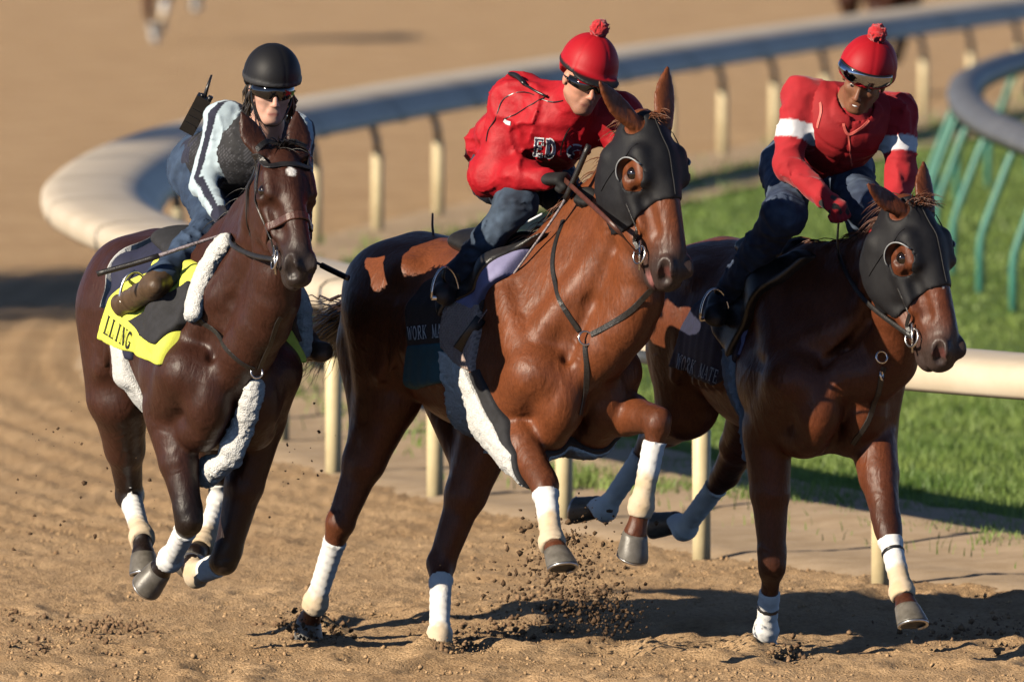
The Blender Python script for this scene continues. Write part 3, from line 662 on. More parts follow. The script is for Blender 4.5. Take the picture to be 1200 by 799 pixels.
    for s in (-1, 1):
        ns_ = c.get('nos', 1.0); hc((.545, s * .056, .022), (.594, s * .044, -.006), .014 * ns_, .021 * ns_, .010, None, op=-1) # nostril
        mo = c.get('mouth', .006); hc((.468, s * .056, -.068), (.600, s * .034, -.080), .0060, mo, .007, op=-1)   # mouth
    hc((.60, -.034, -.080), (.60, .034, -.080), mo, mo, .007, op=-1)
    # ears
    ear_list = []
    for s, (ef, el, eu, tw) in zip((-1, 1), c['ears']):
        b = hp(.012, s * c.get('esp', .058), .015); e = nrm(H.f * ef + H.l * el + H.u * eu); tip = b + e * c.get('elen', .175) * hl; side = nrm(np.cross(e, H.u) * 1.0 + H.l * tw)
        side = nrm(side - e * side.dot(e)); fr = np.cross(side, e)
        if fr.dot(H.u) < 0: fr = -fr
        ear_list.append((b, e, tip)); ew = c.get('ewid', 1.2); el_ = np.linalg.norm(tip - b); wd = [.026, .032, .037, .036, .030, .020, .007]; tk = [.024, .020, .016, .015, .014, .012, .006]
        ep = [b + e * (el_ * i / 6 - .012 * (i == 0)) - fr * .010 * math.sin(math.pi * i / 6) for i in range(7)]
        for i in range(6): fl.cone(ep[i], ep[i + 1], tk[i], tk[i + 1], .014 if i == 0 else .002, side, wd[i] * ew / tk[i], wd[i + 1] * ew / tk[i + 1])
        fl.cone(b + e * .045 + fr * .030, b + e * .105 + fr * .026, .016, .009, .014, op=-1)
    # legs
    J = c['legs']; seg = {}
    for nm in ('FR', 'FL'):
        s = -1 if nm == 'FR' else 1; el, kn, fe, co = [np.asarray(p) for p in J[nm][:4]]; sh = t(.70, s * .165, 1.10)
        fl.cone(sh, el, .112, .092, .035); d1 = nrm(kn - el); fw = nrm(F - d1 * F.dot(d1)); d2 = nrm(fe - kn); fw2 = nrm(F - d2 * F.dot(d2)) if abs(F.dot(d2)) < .95 else nrm(np.cross(L, d2))
        lat = np.cross(d1, fw)
        fl.cone(el - d1 * .03, el + (kn - el) * .45, .095, .074, .022, fw, 1.18); fl.cone(el + (kn - el) * .45, kn, .072, .047, .02, fw, 1.1)
        fl.cone(el + d1 * .06 + fw * .035, el + (kn - el) * .62 + fw * .02, .05, .028, .022); fl.cone(el + d1 * .05 + lat * .04, el + (kn - el) * .6 + lat * .02, .045, .024, .025)
        fl.cone(el + d1 * .04 - fw * .04, el + (kn - el) * .68 - fw * .02, .045, .022, .022)
        fl.cone(kn - d1 * .05, kn + d2 * .035, .043, .040, .02, lat, 1.25); fl.ell(kn - (fw * .6 + fw2 * .6) * .030, .024, None, .02); fl.cone(kn - d1 * .03 + fw * .018 - lat * .022, kn + d2 * .02 + fw2 * .018 - lat * .020, .026, .024, .012); fl.cone(kn - d1 * .03 + fw * .018 + lat * .022, kn + d2 * .02 + fw2 * .018 + lat * .020, .026, .024, .012)
        fl.cone(kn, fe, .036, .030, .025, fw2, 1.12); fl.cone(kn - fw2 * .018 + d2 * .03, fe - fw2 * .018, .017, .017, .015)
        fl.ell(fe, .039, None, .025); fl.ell(fe - fw2 * .016, .03, None, .02); fl.cone(fe, co, .032, .040, .02); fl.ell(co, .043, None, .015)
        seg[nm] = (el, kn, fe, co)
    for nm in ('HR', 'HL'):
        s = -1 if nm == 'HR' else 1; st, hk, fe, co = [np.asarray(p) for p in J[nm][:4]]; hip = t(-.44, s * .15, 1.28)
        d1 = nrm(hk - st); d2 = nrm(fe - hk); back = nrm(-F - d1 * (-F).dot(d1)) if abs(F.dot(d1)) < .93 else nrm(U - d1 * U.dot(d1)); lat = np.cross(d1, back)
        kb = nrm(nrm(st - hk) + nrm(fe - hk)); kb = -kb if np.linalg.norm(nrm(st - hk) + nrm(fe - hk)) > .12 else back      # the hock points away from the bend
        if kb.dot(back) < 0 and np.linalg.norm(nrm(st - hk) + nrm(fe - hk)) < .5: kb = back
        fl.cone(hip, st, .185, .115, .07, F, 1.15); fl.cone(t(-.66, s * .13, 1.14), st + (hk - st) * .32 + kb * .045, .115, .065, .06)
        fl.cone(hip - U * .05 + L * s * .05, st + L * s * .03, .12, .085, .05)
        fl.cone(st, st + (hk - st) * .5, .115, .078, .03, kb, 1.25); fl.cone(st + (hk - st) * .5, hk, .070, .050, .035, kb, 1.2)
        fl.cone(st + d1 * .05 + lat * .045, st + (hk - st) * .6 + lat * .02, .05, .026, .025); fl.cone(st + d1 * .05 - lat * .045, st + (hk - st) * .6 - lat * .02, .05, .026, .025)
        pt_h = hk + kb * .058 - d1 * .045; fl.cone(hk, pt_h, .034, .022, .02); fl.cone(st + (hk - st) * .42 + kb * .07, pt_h, .022, .014, .018)
        fl.ell(hk, .053, None, .02); fl.cone(hk, hk + d2 * .06, .050, .041, .02)
        fl.cone(hk, fe, .036, .029, .025, kb, 1.15); b2 = nrm(kb - d2 * kb.dot(d2)); fl.cone(hk + b2 * .02 + d2 * .04, fe + b2 * .018, .017, .018, .015)
        fl.ell(fe, .041, None, .025); fl.ell(fe + b2 * .016, .03, None, .02); fl.cone(fe, co, .033, .041, .02); fl.ell(co, .044, None, .015)
        seg[nm] = (st, hk, fe, co)
    G = fl.bake(pad=0.03); V, Q = G.mesh(1); V, Q = largest(V, Q)
    # coat colours that belong to the coat: black points, dark muzzle, markings
    base = np.array(c['coat']); dark = np.array(c['points']); col = np.tile(base, (len(V), 1)); r = c.get('pt', 0.9)
    x, y, z = H.loc(V[:, 0], V[:, 1], V[:, 2]); x, y, z = x / hl, y / hw, z / hw; near_head = (np.abs(y) < .16) & (z > -.25) & (z < .14) & (x > -.05) & (x < .75)
    mz = sstep(x, *c.get('mz', (.40, .56))) * near_head * sstep(z, -.175, -.135); mzc = np.array(c.get('mzc', dark)); col = col * (1 - mz[:, None]) + mzc * mz[:, None]
    for nm, (a, b, f, co) in seg.items():
        d, tt = seg_dist(V, b, f); w1 = sstep(-d, -.10, -.055); d2, t2 = seg_dist(V, f, co); w2 = sstep(-d2, -.09, -.05); d3, t3 = seg_dist(V, a, b); w3 = sstep(-d3, -.11, -.07) * sstep(t3, .35, 1.0)
        w = np.maximum(np.maximum(w1, w2), w3) * c.get('legdark', .9); col = col * (1 - w[:, None]) + dark * w[:, None]
    for s in (-1, 1):                                  # dark skin round the eye
        w = sstep(-np.sqrt((x - .2) ** 2 + (y - s * .09) ** 2 + (z - .0) ** 2), -.045, -.02) * near_head * .6; col = col * (1 - w[:, None]) + dark * w[:, None]
        w = sstep(-np.sqrt(((x - .575) / 1.0) ** 2 + (y - s * .046) ** 2 + (z - .006) ** 2), -.030, -.018) * near_head * .9; col = col * (1 - w[:, None]) + (np.array((.20, .07, .06)) * c.get('pink', 0) + np.array((.012, .007, .006)) * (1 - c.get('pink', 0))) * w[:, None]
    if c.get('mouth'):
        w = sstep(-np.abs(z + .080), -.016, -.008) * sstep(x, .52, .56) * near_head; col = col * (1 - w[:, None]) + np.array((.28, .11, .10)) * w[:, None]
    for (mx_, my_, mr, mf) in c.get('marks', ()):
        rr = np.sqrt(((x - mx_) / mf) ** 2 + (y - my_) ** 2) + .006 * vnoise(V[:, 0] * 90, V[:, 1] * 90, V[:, 2] * 90); w = sstep(-rr, -mr, -mr * .75) * (z > .0) * near_head; col = col * (1 - w[:, None]) + np.array((.75, .72, .68)) * w[:, None]
    root = empty('horse', (c['O'][0], c['O'][1], 0)); tag(root, c['label'], 'horse', 'galloping racehorses')
    body = link('body', mesh_np('horse_body', V, Q, col.astype(np.float32)), MAT_COAT, root)
    for s in (-1, 1): MB().ball(hp(.198, s * .085, .000), .0225 * hw, 16, 12).build('eye', MAT_EYE, body)
    for nm in J:
        a, b, f, co = seg[nm]; hd = np.asarray(J[nm][4]); hf = np.asarray(J[nm][5]); make_hoof(co, hd, hf, root)
        t0, t1, soil = c['bands'].get(nm, (.22, 1.10, .75))
        bd = band_shell(G, b, f, t0, t1, .0055, .0042, 'bandage', MAT_BAND, root, ph=random.random(), soil=soil)
        if bd is not None and c.get('tape') and nm in c['tape']: band_shell(G, b, f, c['tape'][nm] - .035, c['tape'][nm] + .035, .011, .0, 'tape', MAT_TAPE, bd)
    bvh = bvh_of(V, Q)
    # mane, forelock and tail
    hm = mat_hair(c['name'] + '_hair', c['hair']); rr = np.random.default_rng(c.get('seed', 1)); R = []
    cs = spline(crest, 60); gust = np.array(c.get('gust', (0, 0.25, 0.05)))
    for i in range(c.get('nmane', 240)):
        f = rr.uniform(.02, .98); p = cs[int(f * 59)] + U * (.03 + .015 * rr.random()) ; q, n = snap(bvh, p); sd = c.get('mane_side', 1) * (1 if rr.random() < .85 else -1)
        ln_ = c.get('mlen', .13) * rr.uniform(.5, 1.2); pts = [q - n * .004]; v = nrm(n * .45 + L * sd * .8 + gust * 1.6 + rr.normal(0, .2, 3))
        for k in range(5): v = nrm(v + np.array((0, 0, -.38)) + L * sd * .10 + rr.normal(0, .06, 3)); pts.append(pts[-1] + v * ln_ / 5)
        R.append((np.array(pts), rr.uniform(.0016, .0034)))
    if R: strands('mane', R, hm, root, rr)
    R = []
    for i in range(c.get('nfore', 46)):
        q, n = snap(bvh, hp(-.02 + rr.uniform(-.02, .03), rr.uniform(-.035, .035), .06)); pts = [q - n * .004]; v = nrm(n * .7 - H.f * .25 + gust * c.get('fgust', .6) + L * rr.normal(0, .4))
        ln_ = c.get('flen', .16) * rr.uniform(.5, 1.15)
        for k in range(6): v = nrm(v + H.f * .30 + rr.normal(0, .1, 3)); pts.append(pts[-1] + v * ln_ / 6)
        R.append((np.array(pts), rr.uniform(.0014, .003)))
    strands('forelock', R, hm, root, rr)
    if 'tail' in c:
        R = []; tp = spline([t(-.77, 0, 1.36)] + list(c['tail']), 14)
        for i in range(260):
            o = rr.normal(0, 1, 3) * .028; sp = rr.normal(0, 1, 3) * c.get('tspread', .07); m = int(rr.integers(8, 15)); pts = [tp[k] + o * (1 - k / 20) + sp * (k / 13) ** 1.4 + rr.normal(0, .006, 3) for k in range(m)]
            R.append((np.array(pts), rr.uniform(.003, .006)))
        strands('tail', R, mat_hair(c['name'] + '_tail', c['tailc_shaded']) if 'tailc_shaded' in c else hm, root, rr)
    return dict(T=T, t=t, H=H, hp=hp, hl=hl, hw=hw, G=G, ears=ear_list, bvh=bvh, root=root, seg=seg, F=F, L=L, U=U, c=c, V=V, Q=Q)
def trunk_pt(O, yaw, dz=0.0):
    th = math.radians(yaw); F = np.array((math.sin(th), -math.cos(th), 0)); L = np.array((math.cos(th), math.sin(th), 0))
    return lambda f, l, u: np.array((O[0], O[1], dz)) + F * f + L * l + np.array((0, 0, u))
def leg(start, steps, down, fwd):
    p = chain(start, *steps); return (*p, down, fwd)
HORSES = []
# bay nearest the left
O1, Y1 = (-1.25, -.10), 15; q = trunk_pt(O1, Y1)
legs1 = dict(
    FR=leg(q(.47, -.185, .93), [(223, 610, .44, -1), (200, 655, .30, 1), (187, 668, .10, 1)], (-.45, .45, -.55), (-.35, -.45, -.5)),
    FL=leg(q(.47, .17, .89), [(264, 658, .46, -1), (230, 672, .31, 1), (225, 662, .10, 1)], (-.1, .85, .35), (0, -.3, -.9)),
    HR=leg(q(-.44, -.17, .94), [(152, 580, .47, 1), (166, 628, .36, -1), (168, 650, .10, -1)], (.05, -.25, -.9), (.1, -.9, .2)),
    HL=leg(q(-.36, .15, .92), [(262, 574, .47, 1), (238, 638, .36, -1), (228, 650, .10, -1)], (-.3, -.1, -.9), (.1, -.9, .2)))
H1 = build_horse(dict(name='bay', O=O1, yaw=Y1, label='dark bay horse with white forehead star and yellow saddle towel', nos=1.25, coat=(.043, .015, .009), points=(.010, .006, .005), hair=(.008, .006, .006),
    poll=P(328, 178, -1.20), nose=P(356, 322, -1.50), hyaw=22, crest=P(312, 228, -.80), throat=P(322, 352, -1.12), legs=legs1, legdark=.97, mz=(.36, .56), mzc=(.030, .022, .020),
    ears=((-.9, -.45, .25, .8), (-.9, .0, .2, -.8)), esp=.072, elen=.18, ewid=1.35, nfore=26, flen=.10, marks=((.155, -.004, .020, 1.3),), bands=dict(FR=(.22, 1.12, 0), FL=(.22, 1.12, .7), HR=(.25, 1.1, .75), HL=(.2, 1.1, .7)),
    tail=[q(-1.0, 0, 1.33), q(-1.3, .03, 1.25), q(-1.6, .05, 1.08)], tspread=.04, nmane=300, seed=3, mlen=.11))
# chestnut in the middle
O2, Y2 = (-.11, -.50 + D2), 30; q = trunk_pt(O2, Y2)
legs2 = dict(
    FR=leg(q(.47, -.185, .93), [(638, 566, .44, -1), (647, 634, .30, -1), (652, 646, .09, -1)], (.10, -.35, -.75), (.45, -.85, .3)),
    FL=leg(q(.61, .18, .95), [(772, 492, .43, -1), (752, 592, .30, 1), (744, 626, .10, 1)], (-.20, .30, -.8), (.25, -.8, -.35)),
    HR=leg(q(-.46, -.16, .95), [(399, 612, .47, 1), (370, 706, .36, 1), (362, 728, .10, 1)], (-.2, .3, -.8), (.45, -.8, -.3)),
    HL=leg(q(-.20, .15, .86), [(517, 660, .47, 1), (515, 744, .36, -1), (514, 769, .10, -1)], (0, -.2, -.9), (.45, -.85, -.1)))
H2 = build_horse(dict(name='chestnut', O=O2, yaw=Y2, label='bright chestnut horse in black blinker hood under rider in red jacket', coat=(.150, .043, .015), points=(.080, .025, .011), hair=(.16, .055, .022),
    poll=P2(757, 143, -1.40), nose=P2(794, 330, -1.58), hyaw=38, crest=P2(722, 206, -1.05), throat=P2(748, 352, -1.32), legs=legs2, legdark=.75, mz=(.38, .55), mzc=(.040, .026, .023), pink=.5, mouth=.012,
    ears=((-.72, -.80, .20, .4), (-.97, .22, .1, -.5)), elen=.215, ewid=1.3, tailc_shaded=(.022, .010, .006), bands=dict(FR=(.18, 1.12, .62), FL=(.25, 1.14, .62), HR=(.22, 1.12, .8), HL=(.22, 1.2, .95)),  # tail colour near black, standing for shade on chestnut hair
    tail=[P2(405, 372, .35),  P2(375, 395, .7),  P2(345, 430, 1.05)], tspread=.09, nmane=340, seed=5, nfore=20, flen=.08))
H2['tailhair'] = None
# dark chestnut by the rail
O3, Y3 = (1.0, .56 + D3), 20; q = trunk_pt(O3, Y3, -.05)
legs3 = dict(
    FR=leg(P3(900, 508, .10), [(905, 660, .44, -1), (898, 738, .30, 1), (896, 762, .10, 1)], (0, .1, -.9), (.3, -.9, 0)),
    FL=leg(P3(1022, 508, .0), [(1040, 618, .44, -1), (1057, 692, .30, -1), (1063, 712, .09, -1)], (.1, -.35, -.8), (.35, -.85, .25)),
    HR=leg(q(-.50, -.15, .94), [(765, 515, .47, 1), (709, 597, .36, 1), (699, 594, .10, 1)], (-.75, .55, .25), (-.1, -.3, -.9)),
    HL=leg(q(-.48, .15, .92), [(850, 556, .47, 1), (802, 619, .36, 1), (791, 612, .10, 1)], (-.75, .55, .25), (-.1, -.3, -.9)))
H3 = build_horse(dict(name='liver', O=O3, yaw=Y3, dz=-.04, label='dark chestnut horse in black blinker hood running beside the rail', coat=(.112, .031, .012), points=(.042, .014, .008), hair=(.11, .036, .016),
    poll=P3(1066, 242, -.48), nose=P3(1115, 424, -.64), hyaw=42, crest=P3(1030, 292, -.14), throat=P3(1046, 424, -.22), legs=legs3, legdark=.8, mz=(.40, .56), mzc=(.045, .03, .026), pink=.6,
    ewid=1.25, ears=((-.55, -.85, .1, .4), (-.97, .2, .05, -.5)), marks=((.30, -.006, .012, 3.2),), bands=dict(FR=(.42, 1.25, 0), FL=(.20, 1.12, .62), HR=(.22, 1.14, 0), HL=(.22, 1.14, 0)), tape=dict(FR=.66, FL=.40),
    tail=[P3(800, 320, 1.6),  P3(740, 330, 1.9),  P3(690, 350, 2.2)], tspread=.08, nmane=420, seed=8, nfore=50, flen=.11, mlen=.15))
# ------------------------------------------------------------------ tack
MAT_LEATHER = mat('black_leather', (0.012, 0.011, 0.011), 0.38, (0.02, 0.018, 0.017), 40.0, bump=0.3, bscale=220)
MAT_BROWN = mat('brown_leather', (0.085, 0.028, 0.018), 0.4, (0.05, 0.018, 0.012), 40.0, bump=0.3, bscale=220)
MAT_TAN = mat('tan_leather', (0.42, 0.16, 0.06), 0.5, (0.34, 0.12, 0.045), 40.0, bump=0.2, bscale=200)
MAT_STEEL = mat('steel', (0.62, 0.61, 0.60), 0.25, metal=1.0)
MAT_LYCRA = mat('black_lycra', (0.007, 0.007, 0.009), 0.6, (0.010, 0.010, 0.012), 60.0, bump=0.35, bscale=500, spec=0.3)
MAT_PLASTIC = mat('black_plastic', (0.012, 0.012, 0.013), 0.3)
MAT_RIM = mat('grey_rim', (0.30, 0.31, 0.32), 0.35)
MAT_YELLOW = mat('yellow_towel', (0.72, 0.74, 0.10), 0.85, (0.64, 0.66, 0.08), 20.0, bump=0.3, bscale=300)
MAT_BLACKC = mat('black_cloth', (0.012, 0.012, 0.014), 0.85, (0.02, 0.02, 0.024), 30.0, bump=0.4, bscale=300)
MAT_NAVY = mat('navy_cloth', (0.016, 0.018, 0.05), 0.8, (0.012, 0.014, 0.036), 30.0, bump=0.4, bscale=300)
MAT_TEAL = mat('teal_cloth', (0.022, 0.085, 0.115), 0.8, (0.018, 0.07, 0.095), 30.0, bump=0.4, bscale=300)
MAT_LAV = mat('lavender_cloth', (0.22, 0.21, 0.36), 0.8, (0.18, 0.17, 0.30), 20.0, bump=0.3, bscale=300)
MAT_QUILT = mat('beige_quilt', (0.36, 0.27, 0.23), 0.85, (0.30, 0.22, 0.19), 40.0, bump=0.3, bscale=300)
def quilt_bump(m):
    ns, ln = m.node_tree.nodes, m.node_tree.links; tc = ns.new('ShaderNodeTexCoord'); hs = []
    for rot in (0.8, -0.8):
        mp = ns.new('ShaderNodeMapping'); mp.inputs['Rotation'].default_value = (0, rot, 0.5); ln.new(tc.outputs['Object'], mp.inputs[0]); wv = node(ns, 'ShaderNodeTexWave', Scale=24.0); wv.wave_profile = 'SIN'; ln.new(mp.outputs[0], wv.inputs['Vector']); hs.append(wv)
    mn = node(ns, 'ShaderNodeMath', operation='MULTIPLY'); ln.new(hs[0].outputs['Fac'], mn.inputs[0]); ln.new(hs[1].outputs['Fac'], mn.inputs[1])
    bp = node(ns, 'ShaderNodeBump', Strength=0.7, Distance=0.006); ln.new(mn.outputs[0], bp.inputs['Height']); ln.new(bp.outputs[0], ns['Principled BSDF'].inputs['Normal'])
quilt_bump(MAT_QUILT)
MAT_PIPE = mat('blue_grey_piping', (0.16, 0.20, 0.27), 0.7)
MAT_BLUE = mat('blue_trim', (0.05, 0.09, 0.28), 0.7)
MAT_WHITE = mat('white_cloth', (0.70, 0.70, 0.69), 0.85, (0.72, 0.72, 0.70), 30.0, bump=0.4, bscale=260)
MAT_FLEECE = mat('white_fleece', (0.70, 0.69, 0.67), 0.95, (0.56, 0.55, 0.52), 90.0, bump=2.0, bscale=170)
MAT_SHADEF = mat('shaded_fleece', (0.42, 0.43, 0.46), 0.95, (0.34, 0.35, 0.38), 70.0, bump=1.0, bscale=130)  # girth fleece with its shade painted in as grey
MAT_PRINT = mat('black_print', (0.01, 0.01, 0.01), 0.7)
MAT_WPRINT = mat('white_print', (0.78, 0.78, 0.80), 0.7)

def poly_sd(px, py, poly):
    poly = np.asarray(poly, float); d = None; s = None; n = len(poly)
    for i in range(n):
        a = poly[i]; b = poly[(i + 1) % n]; e = b - a; wx, wy = px - a[0], py - a[1]
        t = np.clip((wx * e[0] + wy * e[1]) / max(e.dot(e), 1e-9), 0, 1); q = (wx - e[0] * t) ** 2 + (wy - e[1] * t) ** 2; d = q if d is None else np.minimum(d, q)
        c = ((py >= a[1]) != (py >= b[1])) & (px < (b[0] - a[0]) * (py - a[1]) / (b[1] - a[1] + 1e-12) + a[0]); s = c if s is None else s ^ c
    return np.where(s, -1, 1) * np.sqrt(d)
def flank(h, pix):                 # pixels on the flank -> outline in the horse's own side view
    out = []
    for px, py in pix:
        p, n = hit(h['bvh'], px, py)
        if p is None: continue
        f, l, u = h['T'].loc(*p); out.append((float(f), float(u)))
    return out
def cloth_shell(h, poly, off, name, m, parent=None, relief=None, sides=0, lmin=None):
    # cloth lying on the trunk: the body's own surface raised by off, inside an outline given in side view (f, u)
    T = h['T']; poly = np.asarray(poly); c0 = [T(f, l, u) for f, u in poly for l in (-.42, .42)]
    g = h['G'].crop(np.min(c0, 0) - .06, np.max(c0, 0) + .06); X, Y, Z = g.axes(); f, l, u = T.loc(X, Y, Z)
    D = g.D - off
    if relief is not None: D = D - relief(f, l, u)
    D = smax(D, poly_sd(f, u, poly), .012)
    if sides: D = np.maximum(D, -sides * l + (lmin or 0))
    D = np.maximum(D, np.abs(l) - .40)
    V, Q = Grid(D.astype(np.float32), g.lo, g.h).mesh(1)
    o = link(name, mesh_np(name, V, Q), m, parent); return o, bvh_of(V, Q)
def ribbon(pts, nrms, width, thick, mb=None):
    pts = np.asarray(pts, float); n = len(pts); rings = []; mb = mb or MB()
    for i in range(n):
        t = nrm(pts[min(i + 1, n - 1)] - pts[max(i - 1, 0)]); nn = nrm(nrms[i] - t * np.dot(nrms[i], t)); s = np.cross(t, nn); w = width / 2
        rings.append([pts[i] + s * w, pts[i] + s * w * .8 + nn * thick, pts[i] - s * w * .8 + nn * thick, pts[i] - s * w, pts[i] - s * w * .9 - nn * thick * .3, pts[i] + s * w * .9 - nn * thick * .3])
    return mb.loft(rings)
def strap(bvh, pts, width, thick, name, m, parent=None, off=.002, n=24, stick=True):
    # a strap laid along pts; stick: pressed onto the surface
    c = spline(pts, n); P_ = []; N_ = []
    for p in c:
        q, nn = snap(bvh, p)
        if stick: P_.append(q + nn * off); N_.append(nn)
        else: P_.append(p); N_.append(nn)
    N_ = np.array(N_)
    for _ in range(3): N_[1:-1] = (N_[:-2] + N_[1:-1] * 2 + N_[2:]) / 4
    P_ = np.array(P_)
    if stick:
        for _ in range(2): P_[1:-1] = (P_[:-2] + P_[1:-1] * 2 + P_[2:]) / 4
    return ribbon(P_, N_, width, thick * .6).build(name, m, parent, False)
def on(h, *pix):                   # surface points under pixels
    out = []
    for px, py in pix:
        p, n = hit(h['bvh'], px, py)
        if p is not None: out.append(p)
    return out
def ring(c, nn, r, tr, name, m, parent, n=20):
    nn = nrm(nn); a = nrm(np.cross(nn, (.2, .3, .9))); b = np.cross(nn, a)
    return MB().tube([np.asarray(c) + (a * math.cos(x) + b * math.sin(x)) * r for x in np.linspace(0, 2 * math.pi, n, endpoint=False)], tr, 8, closed=True).build(name, m, parent)
def fleece_tube(pts, rad, bvh, name, m, parent=None, flat=.7, seed=1):
    f = Field(.006); c = spline(pts, 12); nn = [snap(bvh, p)[1] for p in c]; rad = np.broadcast_to(rad, (12,))
    for i in range(11): f.cone(c[i] + nn[i] * .012, c[i + 1] + nn[i + 1] * .012, rad[i] * flat, rad[i + 1] * flat, .02, np.cross(nn[i], c[i + 1] - c[i]), 1 / flat)
    g = f.bake(pad=.02); X, Y, Z = g.axes(); D = g.D - .0025 * vnoise(X * 60, Y * 60, Z * 60) - .0035 * vnoise(X * 160, Y * 160, Z * 160)
    V, Q = Grid(D.astype(np.float32), g.lo, g.h).mesh(0); return link(name, mesh_np(name, V, Q), m, parent)

# stroke lettering with slab serifs (thick and thin strokes), each letter in a 1-wide box
def _arc(cx, cy, rx, ry, a0, a1, n=10): return [(cx + rx * math.cos(math.radians(a)), cy + ry * math.sin(math.radians(a))) for a in np.linspace(a0, a1, n)]
def _ser(x, y, w=.28): return ([(x - w / 2, y), (x + w / 2, y)], .07)
FONT = {
 'L': [([(.28, 0), (.28, 1)], .17), ([(.12, .035), (.86, .035)], .08), ([(.84, .0), (.84, .28)], .08), _ser(.28, .965, .36)],
 'I': [([(.5, 0), (.5, 1)], .17), _ser(.5, .035, .40), _ser(.5, .965, .40)],
 'N': [([(.2, 0), (.2, 1)], .08), ([(.2, .97), (.8, .03)], .17), ([(.8, 0), (.8, 1)], .08), _ser(.2, .035), _ser(.2, .965), _ser(.8, .965)],
 'G': [(_arc(.5, .5, .36, .46, 50, 330), .15), ([(.83, .05), (.83, .42)], .15), ([(.55, .42), (.92, .42)], .07), ([(.80, .72), (.80, .97)], .07)],
 'W': [([(.10, .97), (.32, .03)], .14), ([(.32, .03), (.5, .9)], .07), ([(.5, .9), (.70, .03)], .14), ([(.70, .03), (.92, .97)], .07), _ser(.1, .965), _ser(.92, .965)],
 'O': [(_arc(.5, .5, .34, .45, 0, 360, 18), .14)],
 'R': [([(.24, 0), (.24, 1)], .17), (_arc(.45, .73, .30, .24, 90, -90), .13), ([(.24, .965), (.45, .965)], .07), ([(.24, .49), (.45, .49)], .07), ([(.46, .49), (.86, .03)], .15), _ser(.24, .035, .36)],
 'K': [([(.22, 0), (.22, 1)], .17), ([(.26, .42), (.80, .97)], .07), ([(.40, .55), (.84, .03)], .16), _ser(.22, .035, .36), _ser(.22, .965, .36), _ser(.8, .965)],
 'M': [([(.14, 0), (.14, 1)], .08), ([(.14, .97), (.5, .06)], .15), ([(.5, .06), (.86, .97)], .07), ([(.86, 0), (.86, 1)], .16), _ser(.14, .035), _ser(.86, .035, .34)],
 'A': [([(.5, .97), (.14, .03)], .07), ([(.5, .97), (.86, .03)], .16), ([(.28, .34), (.72, .34)], .07), _ser(.14, .035), _ser(.86, .035)],
 'T': [([(.5, 0), (.5, 1)], .17), ([(.1, .965), (.9, .965)], .08), ([(.12, .74), (.12, .97)], .07), ([(.88, .74), (.88, .97)], .07), _ser(.5, .035, .4)],
 'E': [([(.26, 0), (.26, 1)], .17), ([(.12, .035), (.86, .035)], .09), ([(.12, .965), (.84, .965)], .09), ([(.26, .5), (.66, .5)], .08), ([(.84, 0), (.84, .28)], .07), ([(.82, .72), (.82, 1)], .07)],
 'D': [([(.26, 0), (.26, 1)], .17), (_arc(.40, .5, .42, .46, 90, -90), .15), ([(.12, .96), (.42, .96)], .08), ([(.12, .04), (.42, .04)], .08)],
 'S': [(_arc(.5, .73, .30, .24, 40, 270) + _arc(.5, .27, .32, .24, 90, -140), .15), ([(.78, .70), (.78, .96)], .07), ([(.18, .04), (.18, .32)], .07)],
}
def lettering(text, quad, bvh, off, name, m, parent, wide=0.0, pitch=1.06, ray_ok=True):
    # quad: pixel corners (bottom-left, bottom-right, top-right, top-left) of the line of print on the cloth
    q = np.asarray(quad, float); n = len(text); mb = MB(); asp = (np.linalg.norm(q[1] - q[0]) / n) / max(np.linalg.norm(q[3] - q[0]), 1)
    def mp(x, y):
        u = x / (n * pitch); p = q[0] * (1 - u) * (1 - y) + q[1] * u * (1 - y) + q[2] * u * y + q[3] * (1 - u) * y
        h_, nn = hit(bvh, p[0], p[1]); return None if h_ is None else h_ + nrm(nn) * off
    for i, ch in enumerate(text):
        for pts, w in FONT.get(ch, ()):
            pts = np.asarray(pts, float); fine = [pts[0]]
            for a, b in zip(pts[:-1], pts[1:]):
                k = max(1, int(np.linalg.norm(b - a) / .16))
                for j in range(1, k + 1): fine.append(a + (b - a) * j / k)
            V = []; ok = True; w = w + wide
            for j in range(len(fine)):
                t = nrm(fine[min(j + 1, len(fine) - 1)] - fine[max(j - 1, 0)]); nn = np.array((-t[1], t[0])) * w / 2
                e = t * wide / 2 * (-1 if j == 0 else 1 if j == len(fine) - 1 else 0)
                for sgn in (1, -1):
                    p = mp(fine[j][0] + i * pitch + (nn[0] * sgn + e[0]), fine[j][1] + nn[1] * sgn + e[1]); ok &= p is not None; V.append(p)
            good = [p is not None for p in V]; V = [p if p is not None else np.zeros(3) for p in V]
            mb.add(V, [q4 for q4 in ((2 * j, 2 * j + 1, 2 * j + 3, 2 * j + 2) for j in range(len(fine) - 1)) if all(good[i_] for i_ in q4) and max(np.linalg.norm(V[q4[0]] - V[i_]) for i_ in q4) < .05])
    if mb.v: return tag(mb.build(name, m, parent, smooth=False), kind='stuff')

